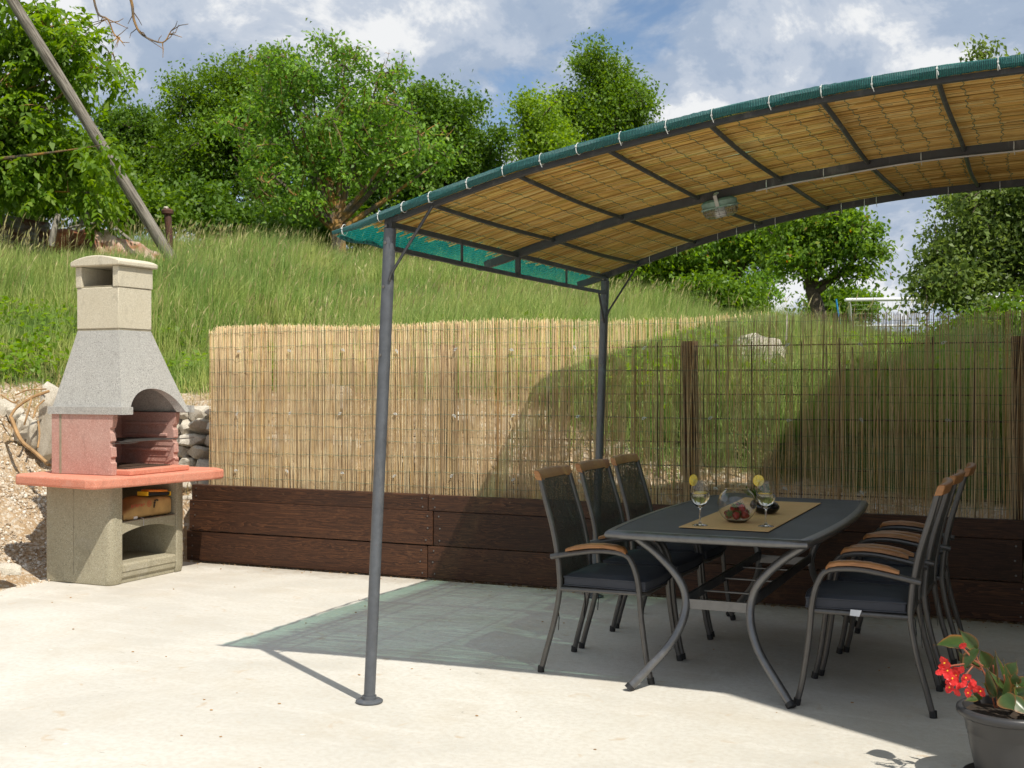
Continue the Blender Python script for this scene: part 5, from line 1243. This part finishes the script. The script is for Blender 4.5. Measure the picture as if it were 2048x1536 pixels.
for n_, lab, b, lb, mt, tw, per in DT: make_tree(n_, lab, b, lb, M[mt], M['bark'], leaf=.105, twigs=int(tw * .95), per=int(per * 1.85), clump=.44, trunk=.16, fork=.4, twig_r=.010, shell=.40, extra=16)
make_tree('cherry_tree', 'cherry tree with a stout dark trunk between the roof edge and the goal', ground_at(1648, 20.5),
          [lobe(1640, 490, 20.5, 90, 60), lobe(1590, 450, 20.5, 70, 45), lobe(1700, 470, 20.3, 65, 55), lobe(1650, 430, 20.5, 90, 40), lobe(1745, 500, 20.3, 35, 30), lobe(1600, 530, 20.2, 60, 35), lobe(1705, 545, 20.3, 65, 32), lobe(1575, 500, 20.4, 35, 40)],
          M['leaf_cherry'], M['bark'], leaf=.09, twigs=230, per=52, clump=.24, trunk=.125, fork=.62, lean=(-.25, 0), twig_r=.010, shell=.5)
make_tree('willow_like_tree', 'shady narrow leaved tree reaching over the goal from the picture edge', ground_at(2110, 17.5),
          [lobe(1960, 470, 17.5, 110, 80), lobe(1900, 560, 17.2, 90, 60), lobe(2030, 540, 17.5, 120, 90), lobe(1990, 390, 17.6, 90, 60), lobe(2090, 430, 17.5, 110, 120), lobe(1850, 585, 17, 55, 38), lobe(2060, 250, 17.8, 100, 90), lobe(1990, 620, 17, 120, 40), lobe(1958, 112, 17.8, 38, 26), lobe(1975, 150, 17.8, 40, 40), lobe(2030, 160, 17.8, 40, 50)],
          M['leaf_olive'], M['bark'], leaf=.085, twigs=400, per=75, clump=.27, trunk=.13, fork=.5, twig_r=.009, shell=.45)
make_tree('young_tree', 'slender young tree standing alone on the hill crest by the cherry tree', ground_at(1527, 25), [lobe(1525, 565, 25, 30, 18), lobe(1510, 590, 25, 22, 14), lobe(1545, 590, 25, 20, 14)], M['leaf_sparse'], M['bark'], leaf=.09, twigs=46, per=22, clump=.2, trunk=.03, fork=.6, twig_r=.007)
DT2 = [('dense leafy tree filling the gap behind the airy fruit tree', ground_at(720, 32), [lobe(660, 330, 32, 110, 90), lobe(770, 300, 32, 100, 90), lobe(700, 250, 32, 100, 80), lobe(620, 400, 31, 110, 70), lobe(740, 410, 31, 120, 70)], 'leaf_dark', 260),
       ('dense leafy tree between the leaning pole and the dark dense tree', ground_at(340, 34), [lobe(330, 330, 34, 70, 80), lobe(370, 400, 33, 90, 70), lobe(290, 390, 33, 80, 60)], 'leaf_mid', 180),
       ('leafy tree filling the skyline beyond the near roof corner', ground_at(1010, 33), [lobe(1000, 420, 33, 80, 60), lobe(1070, 450, 33, 80, 60), lobe(960, 460, 32, 80, 60)], 'leaf_mid', 160),
       ('pale leafy tree far behind the corrugated sheet', ground_at(90, 30), [lobe(60, 330, 30, 110, 80), lobe(160, 340, 30, 80, 70), lobe(0, 300, 30, 90, 80)], 'leaf_mid', 220)]
for lab, b_, lb, mt, tw in DT2: make_tree('leafy_tree', lab, b_, lb, M[mt], M['bark'], leaf=.115, twigs=tw, per=110, clump=.5, trunk=.15, fork=.4, twig_r=.010, shell=.4)
SH = [('dark bramble thicket under the dark dense tree', 430, 28, [lobe(400, 430, 28, 90, 60), lobe(470, 460, 27.5, 80, 45), lobe(540, 450, 28, 80, 60)], 'leaf_dark'),
      ('dark bramble thicket at the foot of the fruit tree', 610, 26.5, [lobe(600, 470, 26.5, 80, 45), lobe(550, 485, 26, 60, 32), lobe(660, 455, 27, 70, 60)], 'leaf_dark'),
      ('leafy hedge behind the corrugated sheet', 60, 25, [lobe(20, 395, 25, 110, 65), lobe(130, 405, 25, 90, 60)], 'leaf_mid'),
      ('leafy shrub behind the rusty iron post', 280, 26, [lobe(240, 420, 26, 80, 60), lobe(320, 430, 26, 60, 60), lobe(200, 370, 27, 60, 60)], 'leaf_mid'),
      ('shrub in the grass behind the near roof corner', 770, 25, [lobe(750, 480, 26, 60, 45), lobe(820, 480, 26, 70, 45), lobe(880, 480, 26, 70, 50)], 'leaf_mid'),
      ('shrub below the dark broad tree, above the low net hem', 960, 27, [lobe(940, 490, 27, 70, 50), lobe(1010, 505, 28, 70, 50), lobe(1080, 515, 28, 70, 50)], 'leaf_dark'),
      ('dark undergrowth below the tallest tree', 1170, 29, [lobe(1150, 520, 29, 70, 60), lobe(1230, 535, 29, 70, 60), lobe(1300, 575, 29, 60, 40)], 'leaf_dark'),
      ('weeds on the hill crest under the twin stemmed tree', 1440, 23, [lobe(1400, 600, 24, 50, 25), lobe(1470, 612, 24, 40, 18)], 'leaf_mid'),
      ('round bush behind the goal frame end', 1690, 34, [lobe(1690, 625, 34, 38, 24), lobe(1650, 640, 34, 30, 18)], 'leaf_mid'),
      ('dense shrub behind the shaded reeds near the picture edge', 1950, 14, [lobe(1900, 690, 14, 90, 40), lobe(2010, 680, 14, 90, 50), lobe(1800, 720, 14, 60, 30)], 'leaf_mid')]
for lab, u, d, lb, mt in SH:
    make_tree('shrub', lab, ground_at(u, d), lb, M[mt], M['bark'], leaf=.105 * d / 27 + .02, twigs=120, per=75, clump=.45 * d / 27, trunk=.03, fork=.3, twig_r=.008, group='shrubs on the hillside', cat='shrub', vis_twigs=False)
def build_dead_branch():
    t = MB(); r = random.Random(6); d = 12.6
    A = [P(235, -60, d), P(262, 0, d), P(268, 40, d), P(285, 70, d), P(325, 85, d), P(342, 62, d)]; t.tube(spline(A, 4), [.018 - .0006 * i for i in range(21)], 6)
    B = [P(180, -40, d), P(195, 25, d), P(215, 38, d), P(228, 68, d), P(240, 75, d)]; t.tube(spline(B, 4), [.014 - .0006 * i for i in range(17)], 6)
    for src in (A, B):
        sp = spline(src, 4)
        for _ in range(16):
            q = sp[r.randint(4, len(sp) - 1)]; e = q + Vector((r.gauss(.05, .1), r.gauss(0, .08), r.gauss(-.04, .1))); m = (q + e) / 2 + Vector((r.gauss(0, .02), 0, r.gauss(0, .02))); t.tube([q, m, e], [.006, .005, .003], 4)
    return t
w = [o for o in bpy.data.objects if o.name.startswith('walnut_tree')][0]
build_dead_branch().build('dead_branch', M['bark_lichen'], w)

# ------------------------------------------------------------------ leaning pole, scrap, goal
def build_far():
    a = P(377, 520, 18.4); g = th(a.x, a.y); a.z = g - .25; b = P(24, 0, 17.2); e = b + (b - a) * .22
    mb = MB(); n = 14; path = [a + (e - a) * (i / n) for i in range(n + 1)]; vs = []; k = 18
    ax = (e - a).normalized(); s1 = ax.cross(Vector((0, 0, 1))).normalized(); s2 = ax.cross(s1)
    pole = bpy.data.objects
    L = (e - a).length; mb.tube([(0, 0, L * i / n) for i in range(n + 1)], [.094 - .022 * i / n for i in range(n + 1)], k)
    mb.v = [(x * (1 + .05 * mnoise.noise(Vector((x * 40, y * 40, z * .6)))), y * (1 + .05 * mnoise.noise(Vector((x * 40, y * 40, z * .6 + 5)))), z) for x, y, z in mb.v]
    o = mb.build('leaning_pole', M['wood_grey'], label='weathered grey timber pole leaning out of the grass', cat='pole'); o.location = a; o.rotation_euler = (e - a).to_track_quat('Z', 'Y').to_euler()
    # rusty post
    p = ground_at(336, 19.5); tz = P(336, 424, 19.5).z
    t = empty('iron_post', p, 'short rusted iron post with a ringed top behind the leaning pole', 'post')
    MB().tube([p - Vector((0, 0, .2)), Vector((p.x + .03, p.y, (p.z + tz) / 2)), Vector((p.x - .01, p.y, tz))], [.06, .055, .06], 10).build('shaft', M['rust_dark'], t)
    MB().lathe([(.05, -.05), (.095, -.03), (.10, .02), (.07, .05), (0, .055)], 14, (p.x - .01, p.y, tz)).build('collar', M['rust_dark'], t)
    MB().blob((p.x - .01, p.y - .04, tz + .06), (.045, .045, .03), 3, .2, 2).build('cap_stone', M['stone'], t)
    # corrugated sheet
    A, B = P(-90, 768, 18.6), P(104, 768, 19.4); za, zb_ = P(0, 490, 19).z, P(0, 425, 19).z
    mb = MB(); vs = []; fs = []; n = 10; m = 72
    for i in range(n + 1):
        f = i / n; q = A + (B - A) * f; top = zb_ + .04 - .16 * f; bot = za - .35
        for j in range(m + 1):
            g = j / m; dep = .011 * math.sin(j / m * 36 * math.pi / 2); vs.append((q.x + dep * .5, q.y - dep - .12 * (g - .5), bot + (top - bot) * g + .01 * mnoise.noise(Vector((f * 4, g * 3, 1)))))
    for i in range(n):
        for j in range(m): k0 = i * (m + 1) + j; fs.append((k0, k0 + m + 1, k0 + m + 2, k0 + 1))
    s = mb.add(vs, fs).build('corrugated_sheet', M['galv'], label='rusty grey corrugated metal sheet propped in the grass', cat='metal sheet'); so = s.modifiers.new('thickness', 'SOLIDIFY'); so.thickness = .004
    # crumpled rusty drum
    c = P(165, 486, 19.0); c.z = max(c.z, th(c.x, c.y) + .10)
    t = empty('rusty_drum', (c.x, c.y, c.z - .2), 'crushed rusty metal drum lying open among the grass', 'drum')
    d = Vector((CA, SA, 0)); mb = MB(); n = 18; vs = []; fs = []
    for i in range(9):
        f = i / 8; q = c + d * (-.48 + .70 * f)
        for k in range(n): a_ = 2 * math.pi * k / n; rr = .28 * (1 + .16 * mnoise.noise(Vector((f * 3, math.cos(a_) * 1.5, math.sin(a_) * 1.5)))); vs.append((q.x - SA * rr * math.cos(a_), q.y + CA * rr * math.cos(a_), q.z + .78 * rr * math.sin(a_)))
    for i in range(8):
        for k in range(n):
            if i > 4 and k in (10, 11, 12, 13, 14): continue
            fs.append((i * n + k, i * n + (k + 1) % n, (i + 1) * n + (k + 1) % n, (i + 1) * n + k))
    o = mb.add(vs, fs).build('shell', M['rust'], t); o.modifiers.new('thickness', 'SOLIDIFY').thickness = .006
    # bent pale sheet
    mb = MB(); vs = []; fs = []; n, m = 16, 8
    for i in range(n + 1):
        f = i / n
        for j in range(m + 1):
            g = j / m; uu = 190 + 140 * f; tv = np.interp(f, [0, .12, .3, .6, 1], [458, 455, 474, 484, 512]); vv = tv + (560 - tv) * g + 5 * mnoise.noise(Vector((f * 7, 4, g * 2))); dd = 18.3 + .5 * f - .4 * math.sin(g * 1.5) + .22 * mnoise.noise(Vector((f * 4, g * 3, 0))); q = P(uu, vv, dd); vs.append(q)
    for i in range(n):
        for j in range(m): k0 = i * (m + 1) + j; fs.append((k0, k0 + 1, k0 + m + 2, k0 + m + 1))
    o = mb.add(vs, fs).build('bent_metal_sheet', M['rust_pale'], label='bent pale rusted sheet sloping into the grass above the chimney cap', cat='metal sheet'); o.modifiers.new('thickness', 'SOLIDIFY').thickness = .006
    MB().tube([P(102, 492, 18.0), P(108, 460, 18.0), P(116, 430, 18.1)], [.05, .045, .04], 8).build('wooden_stake', M['wood_grey'], label='stubby grey stake standing at the end of the corrugated sheet', cat='stake')
    for lab, pts, r in (('thin grey stick resting across the rusty drum', [(135, 456, 18.2), (165, 450, 18.2), (205, 443, 18.3)], .022), ('dark charred branch propped behind the rusty drum', [(150, 470, 19.3), (165, 442, 19.3), (176, 425, 19.3)], .035), ('dark stick leaning beyond the bent metal sheet', [(232, 458, 19.3), (250, 472, 19.3), (268, 486, 19.3)], .03)):
        MB().tube([P(*q) for q in pts], [r, r * .9, r * .7], 7).build('loose_stick', M['wood_grey'], label=lab, cat='stick', group='sticks in the scrap heap')
    # football goal
    d0 = 29.0; A = P(1692, 600, d0); B = A + Vector((7.3 * math.cos(R(14)), 7.3 * math.sin(R(14)) * .35, -.02)); gz = th(A.x, A.y) - .1; back = Vector((-.1, 1.3, 0))
    t = empty('football_goal', (A.x, A.y, gz), 'white football goal with sagging net beyond the reed screen', 'goal')
    MB().tube([A, A + (B - A) * .5 + Vector((0, 0, -.02)), B], .045, 10).build('crossbar', M['goal'], t)
    for q in (B,): MB().tube([Vector((q.x, q.y, gz)), q], .045, 10).build('goal_post', M['goal'], t)
    for q in (A, B): MB().tube(spline([q, q + back * .25 + Vector((0.05, 0, -.05)), q + back * .55 + Vector((.05, 0, -.35)), q + back + Vector((.05, 0, -.95)), q + back * 1.05 + Vector((.05, 0, gz - A.z))], 4), .04, 8).build('net_stay', M['goal'], t)
    MB().tube([A + back + Vector((0, 0, -.58)), B + back + Vector((0, 0, -.60))], .03, 8).build('rear_bar', M['goal'], t)
    nm = MB()
    for i in range(0, 60):
        f = i / 59; q = A + (B - A) * f; nm.tube([q, q + back * .6 + Vector((0, 0, -.5)), q + back + Vector((0, 0, gz - A.z))], .0022, 3, False)
    for j in range(12):
        h = j / 11; off = back * min(1, .2 + h) + Vector((0, 0, (gz - A.z) * h)); nm.tube([A + off, B + off], .0010, 3, False)
    nm.build('net', M['goal'], t, smooth=False, kind='stuff')
    q0 = P(1672, 598, 26); q1 = P(1683, 668, 26); q2 = q1 + (q1 - q0) * .9
    MB().tube([q2, q0], .02, 8).build('blue_pole', M['blue'], label='thin blue pole standing beside the end of the white goal', cat='pole')
build_far()

# ------------------------------------------------------------------ grass, straw, pebbles
def blades(name, X, Y, H, W, dry, label, tilt=.45, wind=(.07, .02), head=0):
    n = len(X); Z = terrain(X, Y); a = rng.random(n) * 2 * np.pi; base = np.stack([X, Y, Z - .03], 1); d = np.stack([np.cos(a), np.sin(a), np.zeros(n)], 1)
    side = np.stack([-np.sin(a + rng.normal(0, 1.2, n)), np.cos(a), np.zeros(n)], 1); side /= np.linalg.norm(side, axis=1, keepdims=True)
    t = np.abs(rng.normal(0, tilt, n))[:, None]; Hh = H[:, None]; w = W[:, None] / 2; wv = np.array([wind[0], wind[1], 0])[None, :] * (.5 + rng.random(n))[:, None]
    m = base + np.array([0, 0, 1.]) * Hh * .55 + d * Hh * t * .30 + wv * Hh * .3; tip = base + np.array([0, 0, 1.]) * Hh * (1 - .22 * np.minimum(t, 2)) + d * Hh * t * .95 + wv * Hh * 1.2
    if head:
        b2 = m * .3 + tip * .7; V = np.stack([base - side * w * .5, base + side * w * .5, b2 + side * w * .4, b2 - side * w * .4, b2 + side * w * 2.2 + (tip - b2) * .45, tip, b2 - side * w * 2.2 + (tip - b2) * .45], 1).reshape(-1, 3)
        o = np.arange(n)[:, None] * 7; idx = np.concatenate([o + np.array([[0, 1, 2, 3]]), o + np.array([[3, 2, 4, 5, 6]])], 1).ravel(); cnt = np.tile([4, 5], n); T = np.tile([0, 0, .8, .8, 1, 1, 1], n); D = np.repeat(dry, 7)
    else:
        V = np.stack([base - side * w, base + side * w, m + side * w * .8, m - side * w * .8, tip], 1).reshape(-1, 3)
        o = np.arange(n)[:, None] * 5; idx = np.concatenate([o + np.array([[0, 1, 2, 3]]), o + np.array([[3, 2, 4]])], 1).ravel(); cnt = np.tile([4, 3], n); T = np.tile([0, 0, .45, .45, 1], n); D = np.repeat(dry, 5)
    me = np_mesh(name, V, cnt, idx, {'t': T, 'dry': D}); return link(name, me, M['grass'], kind='stuff', label=label, cat='grass')
def scatter(n, d0, d1, u0=-260, u1=2330, pw=1.0):
    d = d0 + (d1 - d0) * rng.random(n) ** pw; u = u0 + (u1 - u0) * rng.random(n); l = (u - 1024) / FPX
    return (-SA + l * CA) * d, (CA + l * SA) * d, d
def vnoise(X, Y, s, o): return np.array([mnoise.fractal(Vector((x * s, y * s, o)), 1, 2, 3) for x, y in zip(X, Y)])
def build_grass():
    X, Y, D = scatter(340000, 8.2, 30, pw=1.15); k = rng.random(len(X)) < turf_mask(X, Y) * 1.02; X, Y, D = X[k], Y[k], D[k]
    # grass is short near the bank edge at the left, long further up
    cell = vnoise(X[::1], Y[::1], .7, 2); edge = np.minimum(np.maximum(-8.3 - X, 0) + np.maximum(0, Y - 8.3), 6)
    left = (X < -5.8); h = np.where(left, np.interp(edge, [0, 1.0, 2.0, 4], [.13, .20, .34, .46]), np.interp(Y, [8, 9, 12, 16], [.30, .40, .44, .36])) * np.clip(1 + .8 * cell, .35, 1.7) * (.55 + .75 * rng.random(len(X)))
    w = np.interp(D, [8, 14, 30], [.0060, .008, .0135]) * (.6 + .8 * rng.random(len(X)))
    lx = CA * X + SA * Y; uu = 1024 + FPX * lx / D; h = np.where((uu < 345) & (D > 16.2) & (D < 20), h * .5, h)
    blades('grass', X, Y, h, w, np.zeros(len(X)), 'long green meadow grass covering the slope', .42)
    X, Y, D = scatter(9000, 9.5, 27); uu = 1024 + FPX * (CA * X + SA * Y) / D; k = (turf_mask(X, Y) > .9) & ((X < -6) | (rng.random(len(X)) < .12)) & ((Y > 9.6) | (X < -9.6)) & ~((uu < 345) & (D > 16) & (D < 19.5) & (rng.random(len(X)) < .8)); X, Y, D = X[k], Y[k], D[k]
    blades('seed_grass', X, Y, .50 + .38 * rng.random(len(X)), np.interp(D, [8, 30], [.0045, .010]), .55 + .4 * rng.random(len(X)), 'tall grass stems with pale seed heads on the slope', .30, (.16, .04), 1)
    # dead straw on the face of the bank
    X, Y, D = scatter(42000, 8.0, 12.2); tm = turf_mask(X, Y); back = (Y > 7.72) & (X > -6.9) & (tm < .9); left = (X < -7.75) & (X > -9.0) & (Y < 9.2); k = (back | left); X, Y, D = X[k], Y[k], D[k]
    cl = vnoise(X, Y, 2.2, 7); k = cl + .35 * rng.random(len(X)) > np.where(X < -7, .12, -.05); X, Y, D = X[k], Y[k], D[k]
    blades('straw', X, Y, .07 + .17 * rng.random(len(X)), .0035 + .004 * rng.random(len(X)), .85 + .15 * rng.random(len(X)), 'dry straw and dead roots on the earth bank', 1.3)
    # broad leaved weeds
    X, Y, D = scatter(26000, 8.6, 13.5); cl = vnoise(X, Y, .9, 21); k = (turf_mask(X, Y) > .5) & (cl > np.where(X < -6, -.05, .12)); X, Y, D = X[k], Y[k], D[k]
    Z = terrain(X, Y); hh = np.where(X < -6, .22, .42) * rng.random(len(X)); C = np.stack([X, Y, Z + hh], 1); n = len(X)
    me = leaf_mesh('weeds', C, rnd_dirs(n) + np.array([0, 0, .3]), rnd_dirs(n) * .6 + np.array([0, 0, .9]), .05 + .06 * rng.random(n), .014 + .016 * rng.random(n)); link('weeds', me, M['leaf_weed'], kind='stuff', label='low bright green weeds along the bank edge', cat='weeds')
    # pebbles
    X, Y, D = scatter(26000, 7.6, 11, -300, 330); k = (X < -6.42) & (X > -8.5) & (Y < 8.6) & (np.hypot(0, 0) == 0); X, Y = X[k], Y[k]; k = vnoise(X, Y, 1.7, 4) + rng.random(len(X)) * .6 > .05; X, Y = X[k], Y[k]
    Z = np.array([th(a, b) + bumps(a, b) * .7 for a, b in zip(X, Y)]); Z = np.where(X > -6.45, np.maximum(Z, .0), Z); vs, fs = ico(1); V0 = np.array([tuple(q) for q in vs]); F0 = np.array(fs); n = len(X); s = (.004 + .013 * rng.random(n) ** 3)[:, None, None] * (.6 + .8 * rng.random((n, 1, 3)))
    V = V0[None] * s * (1 + .35 * (rng.random((n, len(V0), 1)) - .5)) + np.stack([X, Y, Z], 1)[:, None, :]; idx = (F0[None] + (np.arange(n) * len(V0))[:, None, None]).ravel()
    me = np_mesh('gravel', V.reshape(-1, 3), np.full(n * len(F0), 3), idx); link('gravel', me, M['pebble'], kind='stuff', label='loose pale gravel on the bare earth by the barbecue', cat='gravel')
def m_pebble():
    t = NT('gravel stones'); t.set(Base_Color=t.ramp(t.island(), [(0, (.30, .22, .14)), (.5, (.52, .44, .34)), (1, (.70, .66, .58))]), Roughness=.9); return t.m
M['pebble'] = m_pebble()
build_grass()
# fine litter on the patio
def build_litter():
    mb = MB(); r = random.Random(9)
    for k in range(240):
        x, y = r.uniform(-6.2, 0), r.uniform(2.6, 7.4) if k < 90 else 7.5 - abs(r.gauss(0, .05)); s = r.uniform(.003, .009); mb.blob((x, y, s * .3), (s, s * r.uniform(.5, 1), s * .4), r.randint(0, 99), .3, 1)
    mb.build('litter', M['root'], kind='stuff', label='scattered crumbs of earth and dry leaf on the patio', cat='litter')
build_litter()
